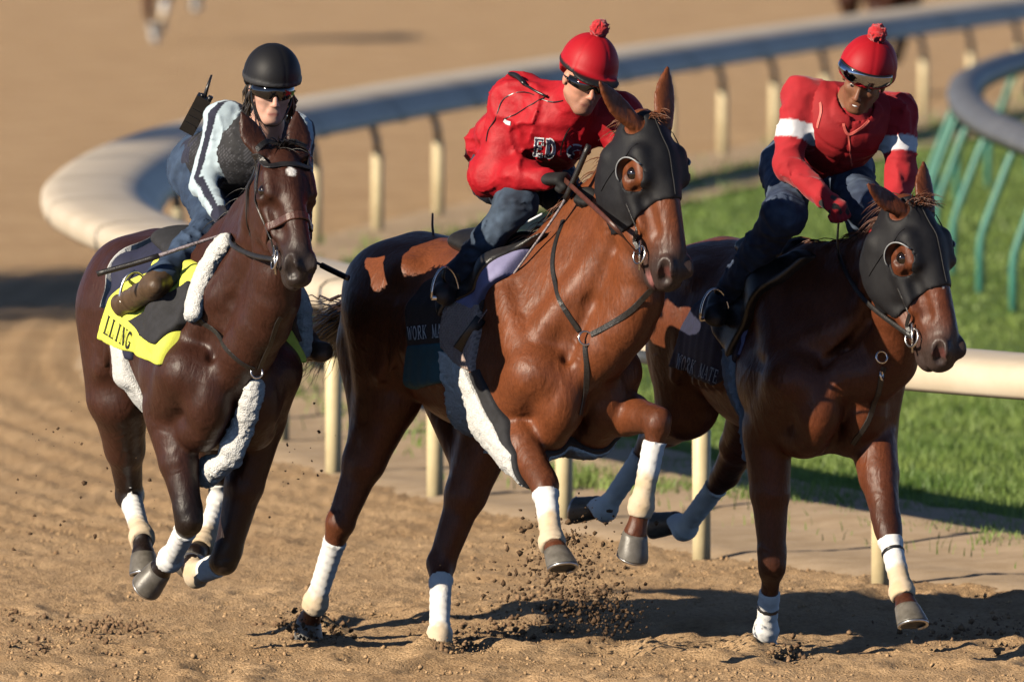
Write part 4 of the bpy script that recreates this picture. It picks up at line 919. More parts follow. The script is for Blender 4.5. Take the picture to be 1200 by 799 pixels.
# ---- blinker hoods
def make_hood(h, label, front):
    H, hl, hw = h['H'], h['hl'], h['hw']; c0 = [h['hp'](x, y, z) for x in (-.1, .48) for y in (-.17, .17) for z in (-.28, .14)]
    g = h['G'].crop(np.min(c0, 0), np.max(c0, 0)); X, Y, Z = g.axes(); x, y, z = H.loc(X, Y, Z); x, y, z = x / hl, y / hw, z / hw
    D = g.D - .0075 - .0016 * vnoise(X * 30, Y * 30, Z * 30)
    edge = front + .10 * np.clip(np.abs(y) / .08 - .3, 0, 1) * np.clip(-z * 9 + .2, 0, 1)
    D = np.maximum(D, (x - edge) * hl); D = np.maximum(D, (-.035 - x - .55 * np.clip(-z - .05, 0, 1)) * hl); D = np.maximum(D, (-z - .215) * hw)
    rr = np.sqrt((np.clip(x - .20, -1, 1) * hl / 1.05) ** 2 + ((z + .004) * hw) ** 2); D = np.maximum(D, np.where(np.abs(y) > .045, .060 - rr, -1))      # eye holes
    for b, e, tip in h['ears']:
        a = b + e * .030; ab = tip + e * .05 - a; tt = np.clip(((X - a[0]) * ab[0] + (Y - a[1]) * ab[1] + (Z - a[2]) * ab[2]) / ab.dot(ab), 0, 1)
        D = np.maximum(D, .062 - np.sqrt((X - a[0] - tt * ab[0]) ** 2 + (Y - a[1] - tt * ab[1]) ** 2 + (Z - a[2] - tt * ab[2]) ** 2))
    V, Q = Grid(D.astype(np.float32), g.lo, g.h).mesh(2); V, Q = largest(V, Q)
    root = empty('blinker_hood', tuple(h['hp'](.2, 0, 0))); tag(root, label, 'hood')
    cloth = link('hood_cloth', mesh_np('hood_cloth', V, Q), MAT_LYCRA, root)
    hb = bvh_of(V, Q); hp = h['hp']
    strap(hb, [hp(-.02, 0, .10), hp(.08, 0, .13), hp(.18, 0, .12), hp(front - .01, 0, .09)], .007, .005, 'seam', MAT_LYCRA, cloth, .0015, 30)
    for s in (-1, 1): strap(hb, [hp(.06, s * .10, .05), hp(.13, s * .11, -.02), hp(.16, s * .11, -.09), hp(.20, s * .10, -.16)], .006, .004, 'seam', MAT_LYCRA, cloth, .0015, 24)
    for s in (-1, 1):                 # half cups standing out behind the eyes, with a pale rim
        c = h['hp'](.205, s * .080, -.004); rows = []
        for i in range(17):
            a = math.radians(110 + 160 * i / 16); w = math.sin(math.pi * i / 16) ** .5; row = []
            for k in range(5): rr = .062 + .002 * k; row.append(c + H.f * math.cos(a) * rr + H.u * math.sin(a) * rr + H.l * s * (.006 + (.010 + .028 * w) * k / 4))
            rows.append(row)
        V = [p for r in rows for p in r] + [p + nrm(c - p) * .004 for r in rows for p in r]; n = 17 * 5; Fs = []
        for i in range(16):
            for k in range(4):
                a = i * 5 + k; Fs += [(a, a + 1, a + 6, a + 5), (n + a, n + a + 5, n + a + 6, n + a + 1)]
        cup = MB().add(V, Fs).build('eye_cup', MAT_PLASTIC, root)
        MB().tube([r[-1] for r in rows], .0030, 6).build('cup_rim', MAT_RIM, cup)
    return root
# ---- bridle
def make_bridle(h, label, hand_l, hand_r, brow=True, nose=True, rein_r=None, rein_m=None, m=None, nose_m=None):
    m = m or MAT_LEATHER; hp, bvh = h['hp'], h['bvh']; root = empty('bridle', tuple(hp(.3, 0, 0))); tag(root, label, 'bridle'); rein_m = rein_m or m
    band = lambda name, pts, w, mm, off=.006, n=34: strap(bvh, pts, w, .006, name, mm, root, off, n)
    for s in (-1, 1):
        bit = hp(.475, s * .085, -.070)
        if brow: band('cheekpiece', [hp(.03, s * .10, -.01), hp(.16, s * .12, -.055), hp(.30, s * .12, -.075), hp(.44, s * .09, -.075)], .018, m)
        if brow: band('throat_lash', [hp(.02, s * .10, -.03), hp(.12, s * .13, -.12), hp(.20, s * .10, -.21), hp(.22, s * .01, -.24)], .014, m)
        else: band('cheekpiece', [hp(.30, s * .12, -.075), hp(.38, s * .10, -.08), hp(.45, s * .09, -.075)], .018, m)
        b = snap(bvh, bit)[0] + h['H'].l * s * .012
        ring(b, h['H'].l + h['H'].f * .2, .036, .0048, 'bit_ring', MAT_STEEL, root)
        MB().tube([b + h['H'].f * -.05 + h['H'].u * .02, b + h['H'].f * .055 - h['H'].u * .018], .0052, 8).build('bit_cheek', MAT_STEEL, root)
        hd = hand_r if s < 0 else hand_l
        if hd is not None:
            path = [b] + (list(rein_r) if (rein_r is not None and s < 0) else [(b * .5 + np.asarray(hd) * .5) - np.array((0, 0, .05))]) + [np.asarray(hd)]
            c = spline(path, 24); ribbon(c, [h['L'] * s + np.array((0, -.2, .3))] * 24, .020, .003).build('rein', rein_m, root)
    if brow:
        band('browband', [hp(.05, -.12, .0), hp(.085, -.08, .09), hp(.095, 0, .12), hp(.085, .08, .09), hp(.05, .12, .0)], .026, m)
        band('crownpiece', [hp(.03, -.11, -.01), hp(-.015, -.06, .05), hp(-.03, 0, .06), hp(-.015, .06, .05), hp(.03, .11, -.01)], .024, m)
    if nose:
        band('noseband', [hp(.34, -.03, -.15), hp(.345, -.10, -.07), hp(.355, -.075, .02), hp(.36, 0, .07), hp(.355, .075, .02), hp(.345, .10, -.07), hp(.34, .03, -.15)], .032, nose_m or m, .007)
    return root
def back(h, px, py, dist):
    p, n = hit(h['bvh'], px, py); d = nrm(ray(px, py)); return p - d * dist
j1a, j1t, j2a, j2t, j3a, j3t = back(H1, 184, 332, .11), back(H1, 158, 350, .13), back(H2, 535, 322, .10), back(H2, 522, 345, .14), back(H3, 853, 344, .10), back(H3, 838, 370, .14)
# ------------------------------------------------------------------ tack on the bay
def saddle(h, label, fs, flap_pix, flap_off, seat_m, stir, group=None):
    # small exercise saddle: seat arch, flaps on both sides, girth, stirrup irons on leathers
    T = h['T']; root = empty('saddle', tuple(T(fs, 0, .3))); tag(root, label, 'saddle')
    fp = flank(h, flap_pix); cloth_shell(h, fp, flap_off, 'flap', seat_m, root)
    f = Field(.009); f.cone(T(fs + .16, 0, .37), T(fs + .02, 0, .325), .055, .05, .03, T.l, 1.5, 2.3); f.cone(T(fs + .02, 0, .325), T(fs - .20, 0, .375), .05, .05, .03, T.l, 2.3, 2.6)
    V, Q = f.bake().mesh(1); link('seat', mesh_np('seat', V, Q), seat_m, root)
    for ank, toe, s in stir:
        b = np.asarray(toe); up = nrm(np.asarray(ank) - b); mm = MB(); side = nrm(np.cross(h['F'], (0, 0, 1.)));
        arch = [b + side * (.06 * math.cos(a)) + np.array((0, 0, 1)) * (.115 * math.sin(a) - .012) for a in np.linspace(0, math.pi, 15)]
        iron = MB().tube(arch, .006, 8).tube([arch[0], arch[-1]], .009, 8).build('stirrup', MAT_STEEL, root)
        top = T(fs + .06, s * .24, .20); ribbon(spline([arch[7], (arch[7] + top) / 2 + T.l * s * .03, top], 8), [T.l * s] * 8, .022, .003).build('stirrup_leather', MAT_LEATHER, root)
    return root
h = H1; T = H1['T']
cl = empty('saddle_pad', tuple(T(0, 0, .3))); tag(cl, 'navy saddle pad with white edge under the yellow towel', 'saddle pad')
po, pb = cloth_shell(h, [(-.26, .50), (.40, .55), (.36, .15), (.20, -.08), (.0, -.08), (-.20, .10)], .012, 'pad_cloth', MAT_NAVY, cl)
strap(pb, [T(-.24, s_ * l, u) for s_, l, u in ((-1, .30, .08), (-1, .27, .20), (-1, .20, .30), (-1, .08, .36), (1, .08, .36), (1, .20, .30), (1, .27, .20), (1, .30, .08))], .05, .006, 'edging', MAT_WHITE, cl, .006, 40)
gr = empty('girth', tuple(T(.1, 0, -.3))); tag(gr, 'white fleece covered girth round the bay horse belly', 'girth')
def nap0(f, l, u): return .004 * vnoise(f * 120, l * 120, u * 120)
cloth_shell(h, [(.0, -.02), (.16, -.04), (.20, -.30), (.22, -.44), (.08, -.44), (.06, -.30)], .020, 'fleece', MAT_FLEECE, gr, nap0)
ty = flank(h, [(119, 398), (153, 330), (205, 300), (236, 312), (226, 350), (206, 402), (190, 428)])
tw = empty('saddle_towel', tuple(T(-.1, 0, .2))); tag(tw, 'bright yellow saddle towel with black lettering on the bay horse', 'saddle towel')
yo, yb = cloth_shell(h, ty, .021, 'towel_cloth', MAT_YELLOW, tw)
lettering('LLING', [(121, 390), (152, 410), (157, 391), (127, 369)], yb, .004, 'lettering', MAT_PRINT, tw)
flank_flap = [(158, 376), (190, 352), (230, 328), (230, 352), (219, 378), (190, 404), (174, 394)]
saddle(h, 'black quilted exercise saddle under the rider with the radio', .12, flank_flap, .036, MAT_BLACKC, [(j1a, j1t, -1), (T(.12, .40, .0), T(.10, .42, -.08), 1)])
fr = empty('fleece_roll', tuple(T(.36, 0, .3))); tag(fr, 'white sheepskin roll along the front of the bay horse saddle', 'sheepskin')
fp = on(h, (268, 284), (256, 298), (240, 328), (229, 368))
fleece_tube([p + np.array((0, -.008, .0)) for p in fp], np.linspace(.036, .046, 12), h['bvh'], 'sheepskin', MAT_FLEECE, fr)
fleece_tube([T(.34, .10, .36), T(.37, .24, .28), T(.39, .335, .14), T(.37, .35, -.04)], np.linspace(.045, .052, 12), h['bvh'], 'sheepskin', MAT_FLEECE, fr)
bp = empty('breastplate', tuple(P(302, 434, -1.0))); tag(bp, 'black leather breastplate with sheepskin martingale on the bay horse', 'breastplate')
rp = hit(h['bvh'], 301, 436)[0] + np.array((0, -.015, 0))
strap(h['bvh'], on(h, (230, 366), (243, 382), (268, 412), (297, 432)), .020, .004, 'strap', MAT_LEATHER, bp)
strap(h['bvh'], on(h, (304, 432), (318, 402), (332, 368)) + [T(.72, .22, .12), T(.58, .25, .22), T(.42, .22, .30)], .020, .004, 'strap', MAT_LEATHER, bp)
ring(rp, (0.2, -1, .2), .022, .004, 'ring', MAT_STEEL, bp)
strap(h['bvh'], on(h, (301, 440), (300, 452)), .022, .004, 'strap', MAT_STEEL, bp, n=5)
fq = on(h, (299, 448), (294, 475), (285, 502)); fleece_tube(fq + [P(270, 530, fq[-1][1] + .04), P(250, 548, fq[-1][1] + .14), P(236, 552, fq[-1][1] + .24)], np.linspace(.034, .060, 12), h['bvh'], 'sheepskin', MAT_FLEECE, bp)
# ------------------------------------------------------------------ tack on the chestnut
h = H2; T = H2['T']
tw = empty('saddle_towel', tuple(T(-.1, 0, .2))); tag(tw, 'black saddle towel with white letters and teal lower panel on chestnut horse', 'saddle towel')
poly = flank(h, [(476, 366), (500, 330), (560, 300), (600, 300), (560, 380), (530, 448), (488, 457), (481, 410)])
bo, bb = cloth_shell(h, poly, .014, 'towel_cloth', MAT_BLACKC, tw)
cloth_shell(h, flank(h, [(480, 404), (526, 400), (532, 447), (488, 457)]), .018, 'teal_panel', MAT_TEAL, tw)
lettering('WORK MATE', [(479, 399), (530, 394), (530, 378), (478, 383)], bb, .004, 'lettering', MAT_WPRINT, tw)
qp = empty('quilted_pad', tuple(T(.1, 0, .2))); tag(qp, 'beige quilted saddle pad with blue grey edge and lavender lining on chestnut', 'saddle pad')
qpix = [(520, 392), (536, 352), (556, 345), (566, 355), (562, 400), (558, 436), (538, 426), (523, 408)]
def quilt(f, l, u): return .0035 * (np.abs(np.sin((f + u) * 95)) * np.abs(np.sin((f - u) * 95))) ** .5
qo, qb = cloth_shell(h, flank(h, qpix), .026, 'quilting', MAT_QUILT, qp, quilt)
edge = on(h, (560, 436), (538, 426), (523, 408), (519, 392), (526, 372), (538, 352)); strap(qb, edge, .016, .006, 'edging', MAT_PIPE, qp, .001, 30)
cloth_shell(h, flank(h, [(538, 354), (566, 336), (612, 292), (622, 292), (600, 322), (560, 364)]), .030, 'lining', MAT_LAV, qp)
sd2 = saddle(h, 'black exercise saddle with white piping under the red jacket rider', .15, [(522, 372), (524, 346), (560, 318), (625, 268), (648, 270), (622, 290), (566, 340), (536, 356)], .038, MAT_LEATHER, [(j2a, j2t, -1), (T(.12, .40, .0), T(.10, .42, -.08), 1)])
sp = on(h, (558, 322), (572, 300), (592, 280), (620, 262), (645, 258)); MB().tube(spline([p + snap(h['bvh'], p)[1] * .044 for p in sp], 20), .0045, 6).build('piping', MAT_WPRINT, sd2)
gr = empty('girth', tuple(T(.3, 0, -.4))); tag(gr, 'white fleece covered girth round the chestnut horse belly', 'girth')
def nap(f, l, u): return .006 * vnoise(f * 90, l * 90, u * 90) + .003 * vnoise(f * 170, l * 170, u * 170)
gp = flank(h, [(519, 410), (548, 430), (566, 470), (590, 515), (604, 532)]); gq = flank(h, [(598, 538), (572, 530), (545, 500), (528, 455)])
cloth_shell(h, [(f, u) for f, u in gp] + [(gp[-1][0] + .02, -.60), (gq[0][0] - .08, -.60)] + gq[1:], .026, 'fleece', MAT_FLEECE, gr, nap)
g2 = flank(h, [(552, 436), (562, 432), (580, 470), (600, 520), (606, 532)]); cloth_shell(h, g2 + [(g2[-1][0] + .05, -.60), (g2[-1][0] - .02, -.60)] + flank(h, [(590, 524), (570, 480)]), .018, 'girth_strap', MAT_BLACKC, gr)
bp = empty('breastplate', tuple(P2(686, 395, -1.3))); tag(bp, 'black leather breast yoke with steel ring on the chestnut horse', 'breastplate')
rp = hit(h['bvh'], 686, 396)[0] + np.array((0, -.015, 0)); ring(rp, (.3, -1, .2), .026, .0045, 'ring', MAT_STEEL, bp)
strap(h['bvh'], on(h, (660, 258), (651, 285), (648, 320), (656, 352), (679, 388)), .022, .005, 'strap', MAT_LEATHER, bp)
strap(h['bvh'], on(h, (693, 392), (712, 382), (735, 368), (752, 352), (766, 338)) + [T(.74, .20, .20), T(.56, .24, .26), T(.44, .18, .33)], .024, .005, 'strap', MAT_LEATHER, bp)
strap(h['bvh'], on(h, (686, 403), (688, 430), (686, 460), (680, 486)), .024, .005, 'strap', MAT_LEATHER, bp)
make_hood(h, 'black blinker hood over the bright chestnut horse head', .315)
# ------------------------------------------------------------------ tack on the dark chestnut
h = H3; T = H3['T']
tw = empty('saddle_towel', tuple(T(-.1, 0, .2))); tag(tw, 'navy black saddle towel with blue edge on the horse by the rail', 'saddle towel')
poly = flank(h, [(786, 430), (800, 385), (830, 345), (880, 320), (905, 325), (880, 372), (866, 418), (836, 452)])
bo, bb = cloth_shell(h, poly, .014, 'towel_cloth', MAT_NAVY, tw)
lettering('WORK MATE', [(792, 431), (840, 449), (844, 434), (796, 414)], bb, .004, 'lettering', MAT_WPRINT, tw)
strap(bb, on(h, (904, 330), (888, 360), (874, 388), (867, 416)), .016, .006, 'edging', MAT_LAV, tw, .001, 24)
saddle(h, 'black exercise saddle under the rider with white armbands', .15, [(842, 388), (850, 350), (890, 318), (945, 292), (958, 300), (920, 330), (880, 380), (862, 420)], .034, MAT_LEATHER, [(j3a, j3t, -1), (T(.12, .40, .0), T(.10, .42, -.08), 1)])
gr = empty('girth', tuple(T(.3, 0, -.4))); tag(gr, 'fleece girth coloured grey for shade round the dark chestnut horse belly', 'girth')
gp = flank(h, [(834, 428), (850, 432), (868, 470), (884, 510)]); gq = flank(h, [(872, 525), (852, 495), (838, 460)])
cloth_shell(h, [(.22, .0), (.30, .0), (.33, -.25), (.34, -.435), (.20, -.435), (.20, -.25)], .024, 'fleece', MAT_SHADEF, gr, nap)
bp = empty('breastplate', tuple(P3(1000, 480, -.2))); tag(bp, 'black leather martingale with steel ring on the dark chestnut horse', 'breastplate')
strap(h['bvh'], on(h, (1036, 430), (1022, 480), (1000, 520), (972, 548), (950, 566)), .022, .005, 'strap', MAT_LEATHER, bp)
rp = hit(h['bvh'], 1033, 418)[0] + np.array((0, -.02, 0)); ring(rp, (.3, -1, .2), .022, .0045, 'ring', MAT_STEEL, bp); ring(rp - np.array((0, 0, .07)), (1, -.3, .2), .018, .004, 'ring', MAT_STEEL, bp)
make_hood(h, 'black blinker hood over the dark chestnut horse head by the rail', .335)
# ------------------------------------------------------------------ riders
MAT_SKIN = mat_attr('skin', 0.5, 260.0, 0.15, 0.002, vary=0.10, vscale=30.0)
MAT_SKIN.node_tree.nodes['Principled BSDF'].inputs['Subsurface Weight'].default_value = 0.08
MAT_SKIN.node_tree.nodes['Principled BSDF'].inputs['Subsurface Radius'].default_value = (0.01, 0.004, 0.002)
MAT_JACKET = mat_attr('windbreaker', 0.62, 45.0, 0.45, 0.006, vary=0.16, vscale=25.0, spec=0.3)
MAT_JERSEY = mat_attr('jersey', 0.8, 300.0, 0.3, 0.003, sheen=0.15, vary=0.12)
MAT_DENIM = mat_attr('denim', 0.85, 420.0, 0.5, 0.003, vary=0.35, vscale=16.0)
MAT_BOOTL = mat_attr('boot_leather', 0.5, 120.0, 0.4, 0.003, vary=0.35, vscale=30.0)
MAT_HELM = mat_attr('helmet_cover', 0.55, 500.0, 0.15, 0.002, vary=0.06, spec=0.25)
MAT_VEST = mat_attr('vest_cloth', 0.75, 300.0, 0.4, 0.003, vary=0.15)
MAT_GLASS = mat('dark_lens', (0.006, 0.006, 0.007), 0.05, spec=0.8)
MAT_MIRROR = mat('mirror_lens', (0.35, 0.37, 0.42), 0.04, metal=1.0)
MAT_FUZZ = mat('pompom_wool', (0.50, 0.012, 0.018), 0.95, (0.36, 0.008, 0.012), 90.0, bump=1.0, bscale=150, sheen=0.4)
RED, DRED = np.array((.37, .007, .014)), np.array((.42, .008, .015))
def fist(f, w, d, pn, s, infl=0.0, k=.006, sc=1.0):
    d = nrm(d); pn = nrm(np.asarray(pn) - d * np.dot(pn, d)); sd = np.cross(d, pn) * s
    f.cone(w, w + d * .075 * sc, .020 + infl, .019 + infl, .01, sd, 1.6, 2.0)
    for i, ln in enumerate((.94, 1.0, .95, .80)):
        kx = w + d * .082 * sc + sd * (i - 1.5) * .0195 * sc; a = kx + nrm(d * .55 + pn * .85) * .040 * ln * sc; b = a + nrm(pn * .55 - d * .85) * .027 * ln * sc; e = b + nrm(-d * .75 - pn * .35) * .019 * ln * sc
        f.cone(kx - d * .012, a, .0105 + infl, .0095 + infl, k); f.cone(a, b, .0095 + infl, .009 + infl, .004); f.cone(b, e, .009 + infl, .008 + infl, .004)
    t0 = w + d * .025 * sc - sd * .030 * sc; t1 = t0 + nrm(d * .7 + pn * .5 - sd * .45) * .038 * sc; t2 = t1 + nrm(d * .5 + pn * .7 + sd * .35) * .030 * sc
    f.cone(t0, t1, .013 + infl, .011 + infl, .01); f.cone(t1, t2, .011 + infl, .009 + infl, .005)
def head_prims(f, Hd):
    hp = Hd; A = Hd.ax(); e = lambda x, y, z, rx, ry, rz, k=.015, op=1: f.ell(hp(x, y, z), (rx, ry, rz), A, k, op); c = lambda a, b, ra, rb, k=.012, op=1: f.cone(hp(*a), hp(*b), ra, rb, k, op=op)
    e(-.005, 0, .035, .098, .076, .092); e(.030, 0, -.035, .066, .060, .086, .03); e(.058, 0, -.100, .030, .030, .022, .02)
    for s in (-1, 1):
        c((-.005, s * .052, -.055), (.058, s * .018, -.102), .018, .016, .02); e(.062, s * .040, -.018, .026, .022, .020, .018); e(-.008, s * .077, -.008, .020, .009, .030, .008)
        e(.100, s * .031, .003, .014, .015, .0075, .010, -1); e(.108, s * .014, -.038, .010, .008, .008, .008); c((.085, s * .045, .022), (.095, s * .012, .024), .010, .011, .012)
        c((.093, s * .022, -.044), (.080, s * .036, -.074), .006, .005, .010, -1)
    c((.096, 0, .012), (.118, 0, -.034), .008, .0115, .010); c((.086, -.017, -.068), (.086, .017, -.068), .0065, .0065, .008); c((.083, -.014, -.081), (.083, .014, -.081), .0068, .0068, .008)
    c((.096, -.021, -.0745), (.096, .021, -.0745), .0032, .0032, .004, -1)
def wear(fl, name, m, parent, colour, fold=0.0, fq=11.0, pad=.02, cut=None, smooth=1, relief=None, keep=False):
    g = fl.bake(pad=pad); X, Y, Z = g.axes(); D = g.D
    if fold:
        w = 1.3 * vnoise(X * 6, Y * 6, Z * 6); n1 = vnoise(X * fq + w, Y * fq - w, Z * fq * .55 + w); n2 = vnoise(X * fq * .6 - w + 9, Y * fq * .6, Z * fq * 1.5 + 2 * w)
        D = D - fold * ((1 - np.abs(n1)) ** 4 * 1.1 + (1 - np.abs(n2)) ** 4 * .9 - .75) - fold * .35 * (1 - np.abs(vnoise(X * fq * 2.4, Y * fq * 2.4 + w, Z * fq * 2.6 - w))) ** 3
    if relief is not None: D = D - relief(X, Y, Z)
    if cut is not None: D = np.maximum(D, cut(X, Y, Z))
    V, Q = Grid(D.astype(np.float32), g.lo, g.h).mesh(smooth)
    if not keep: V, Q = largest(V, Q)
    C = colour(V); C = np.broadcast_to(C, (len(V), 3)).astype(np.float32)
    return link(name, mesh_np(name, V, Q, C), m, parent), bvh_of(V, Q), V
def limb_t(V, a, b): d, t = seg_dist(V, a, b); return d, t
def blend(base, col, w): return base * (1 - w[:, None]) + np.asarray(col) * w[:, None]

def build_rider(c):
    j = c['j']; Hd = Frame(j['head'], *c['hax']); root = empty('person', tuple(np.asarray(j['pelvis']))); tag(root, c['label'], 'person', 'riders on the galloping horses')
    lat = nrm(np.asarray(j['shL']) - j['shR']); sp = nrm(np.asarray(j['chest']) - j['pelvis']); fr = np.cross(sp, lat); fr = -fr if fr[2] > 0 and False else fr
    if fr.dot(Hd.f) < 0: fr = -fr
    # the body: one skin from head to hands and feet
    b = Field(.0065); head_prims(b, Hd)
    b.cone(Hd(-.03, 0, -.06), j['neck'], .055, .058, .03); b.cone(j['neck'], j['chest'], .06, .10, .04); b.cone(j['pelvis'], j['chest'], .105, .11, .05, lat, 1.3)
    b.cone(j['shR'], j['shL'], .052, .052, .05)
    for s in ('R', 'L'):
        sg = -1 if s == 'R' else 1
        b.chain([j['sh' + s], j['el' + s], j['wr' + s]], [.048, .038, .026], .03); fist(b, j['wr' + s], j['hd' + s], j['pn' + s], sg)
        b.chain([j['hip' + s], j['kn' + s], j['an' + s]], [.08, .055, .036], .04); b.cone(j['pelvis'], j['hip' + s], .10, .09, .05); b.cone(j['an' + s], j['to' + s], .026, .018, .03)
    G = b.bake(); V, Q = G.mesh(1); V, Q = largest(V, Q)
    x, y, z = Hd.loc(V[:, 0], V[:, 1], V[:, 2]); nh = (np.abs(y) < .1) & (np.abs(x) < .14) & (np.abs(z) < .16); col = np.tile(np.asarray(c['skin']), (len(V), 1))
    lip = sstep(-np.sqrt((z + .075) ** 2 / .4 + (np.clip(np.abs(y) - .014, 0, 1)) ** 2), -.011, -.006) * (x > .075) * nh; col = blend(col, c['lip'], lip * .8)
    brow = sstep(-np.abs(z - .026 + .10 * np.abs(y) * 0), -.007, -.003) * sstep(np.abs(y), .008, .014) * sstep(-np.abs(y), -.052, -.044) * (x > .06) * nh; col = blend(col, c['brow'], brow * .85)
    if c.get('beard'): bw = sstep(-z, .045, .075) * (x > -.02) * nh * .35; col = blend(col, c['brow'], bw)
    nose_w = sstep(-np.sqrt((x - .117) ** 2 + y ** 2 + (z + .03) ** 2), -.03, -.008) * nh; col = blend(col, np.asarray(c['skin']) * np.array((1.08, .88, .85)), nose_w * .6)
    body = link('body', mesh_np('rider_body', V, Q, col.astype(np.float32)), MAT_SKIN, root)
    for s in (-1, 1):
        eb = MB().ball(Hd(.079, s * .031, .003), .0125, 14, 10).build('eye', mat('eye_white', (.32, .28, .25), .3) if s < 0 else bpy.data.materials['eye_white'], body)
        MB().ball(Hd(.0872, s * .031 + c.get('gaze', 0), .002), .0062, 10, 8).build('iris', MAT_EYE, eb)
    return dict(root=root, Hd=Hd, j=j, lat=lat, sp=sp, fr=fr, body=body, c=c)
def trousers(r, colour, k=1.0):
    j = r['j']; f = Field(.008); f.cone(np.asarray(j['hipR']), np.asarray(j['hipL']), .115 * k, .115 * k, .05); f.cone(j['pelvis'], np.asarray(j['pelvis']) + r['sp'] * .10, .125 * k, .12 * k, .05, r['lat'], 1.25)
    for s in 'RL':
        h_, kn, an = (np.asarray(j[a + s]) for a in ('hip', 'kn', 'an')); f.cone(h_, kn, .100 * k, .076 * k, .05); f.cone(kn, kn + (an - kn) * .45, .074 * k, .066 * k, .04); f.cone(kn + (an - kn) * .45, an - nrm(an - kn) * .015, .066 * k, .055 * k, .03)
    return wear(f, 'jeans', MAT_DENIM, r['root'], colour, .009, 13.0)
def boots(r, colour, m):
    j = r['j']
    for s in 'RL':
        f = Field(.007); an, to, kn = np.asarray(j['an' + s]), np.asarray(j['to' + s]), np.asarray(j['kn' + s]); d = nrm(to - an); up = nrm(kn - an)
        f.cone(an + up * .05, an, .050, .050, .02); f.cone(an - up * .015, an - up * .03 + d * .04, .044, .040, .03); f.cone(an - up * .035 + d * .03, to, .038, .033, .03, np.cross(d, up), 1.25); f.ell(to, (.045, .042, .030), np.array([d, np.cross(d, up), nrm(np.cross(np.cross(d, up), d))]), .02)
        f.cone(an - up * .05 - d * .03, an - up * .035 + d * .02, .032, .034, .02)
        o, bv, V = wear(f, 'boot', m, r['root'], colour, .003, 18.0)
def helmet(r, colour, radii=(.132, .110, .122), z0=.050, rim=.012, tilt=.10, visor=False, band=None, seams=6, pom=None, name='helmet'):
    Hd = r['Hd']; f = Field(.006); f.ell(Hd(-.008, 0, z0), radii, Hd.ax(), .01)
    if visor: f.ell(Hd(.105, 0, rim + .006), (.070, .088, .013), np.array([Hd.f - Hd.u * .25, Hd.l, Hd.u + Hd.f * .25]), .02)
    def rel(X, Y, Z):
        x, y, z = Hd.loc(X, Y, Z); an = np.arctan2(y, x + .008); rr = np.sqrt(y * y + (x + .008) ** 2); o = 0
        for i in range(seams): d = np.abs((an - math.pi * 2 * i / seams - .26 + math.pi) % (2 * math.pi) - math.pi) * rr; o = o - .0022 * np.exp(-(d / .0045) ** 2)
        if band: bz = z + tilt * x; o = o + .004 * (sstep(bz, band[0] - .004, band[0]) * sstep(-bz, -band[1] - .004, -band[1]))
        return o
    def cut(X, Y, Z):
        x, y, z = Hd.loc(X, Y, Z); c = rim - .06 * np.clip(-x / .1, 0, 1) - z - tilt * np.clip(x, 0, 1) * 0
        return np.where(x > .085, c - (.03 if visor else 0), c) if visor else c
    def colf(V):
        x, y, z = Hd.loc(V[:, 0], V[:, 1], V[:, 2]); C = np.tile(np.asarray(colour), (len(V), 1))
        if band: bz = z + tilt * x; C = blend(C, band[2], sstep(bz, band[0] - .004, band[0] - .001) * sstep(-bz, -band[1] - .004, -band[1] - .001))
        return C
    o, bv, V = wear(f, name, MAT_HELM, r['root'], colf, cut=cut, relief=rel)
    if pom is not None:
        p = Field(.005); c = Hd(*pom); p.ell(c, .036, None, .01); g = p.bake(pad=.02); X, Y, Z = g.axes(); D = g.D - .008 * vnoise(X * 110, Y * 110, Z * 110) - .004 * vnoise(X * 230, Y * 230, Z * 230)
        V, Q = Grid(D.astype(np.float32), g.lo, g.h).mesh(0); link('pompom', mesh_np('pompom', V, Q), MAT_FUZZ, o)
    return o
def shades(r, name, lens, frame, zc=.004, hgt=.040, rx=.108, ry=.082, span=72, dx=0.0, tilt=0.0, parent=None, strap_m=None):
    Hd = r['Hd']; rows = []; n = 25
    for i in range(n):
        a = math.radians(-span + 2 * span * i / (n - 1)); nose = math.exp(-(a / .16) ** 2) * .014; hh = hgt * (1 - .35 * abs(a / math.radians(span)) ** 2)
        top = zc + hh * .5; bot = zc - hh * .5 + nose
        row = []
        for off, zz in ((0, top), (.004, top - .004), (.007, (top + bot) / 2), (.004, bot + .004), (0, bot), (-.004, (top + bot) / 2)):
            row.append(Hd(math.cos(a) * (rx + off) + dx + tilt * (zz - zc), math.sin(a) * (ry + off), zz))
        rows.append(row)
    o = MB().loft(rows).build(name, lens, r['root'])
    MB().tube([row[0] for row in rows], .0035, 6).build('frame', frame, o); 
    if strap_m is None:
        for s in (0, -1): MB().tube([rows[s][2], Hd(-.01, (-1 if s == 0 else 1) * .084, .0)], .0035, 6).build('temple', frame, o)
    return o
def gloves(r, sides, colour, m=None, bands=None):
    j = r['j']
    for s in sides:
        f = Field(.005); sg = -1 if s == 'R' else 1; fist(f, j['wr' + s], j['hd' + s], j['pn' + s], sg, .004); d = nrm(j['hd' + s]); f.cone(np.asarray(j['wr' + s]) - d * .035, j['wr' + s], .034, .030, .02)
        wear(f, 'glove', m or MAT_JERSEY, r['root'], colour)
def hax(yaw, pitch, roll=0.0):
    y, p, r_ = map(math.radians, (yaw, pitch, roll)); f = np.array((math.sin(y) * math.cos(p), -math.cos(y) * math.cos(p), math.sin(p))); l = np.array((math.cos(y), math.sin(y), 0)); u = np.cross(l, f); u = u if u[2] > 0 else -u
    l, u = l * math.cos(r_) + u * math.sin(r_), u * math.cos(r_) - l * math.sin(r_); return f, l, u
def joints(**k): return {a: np.asarray(b, float) for a, b in k.items()}
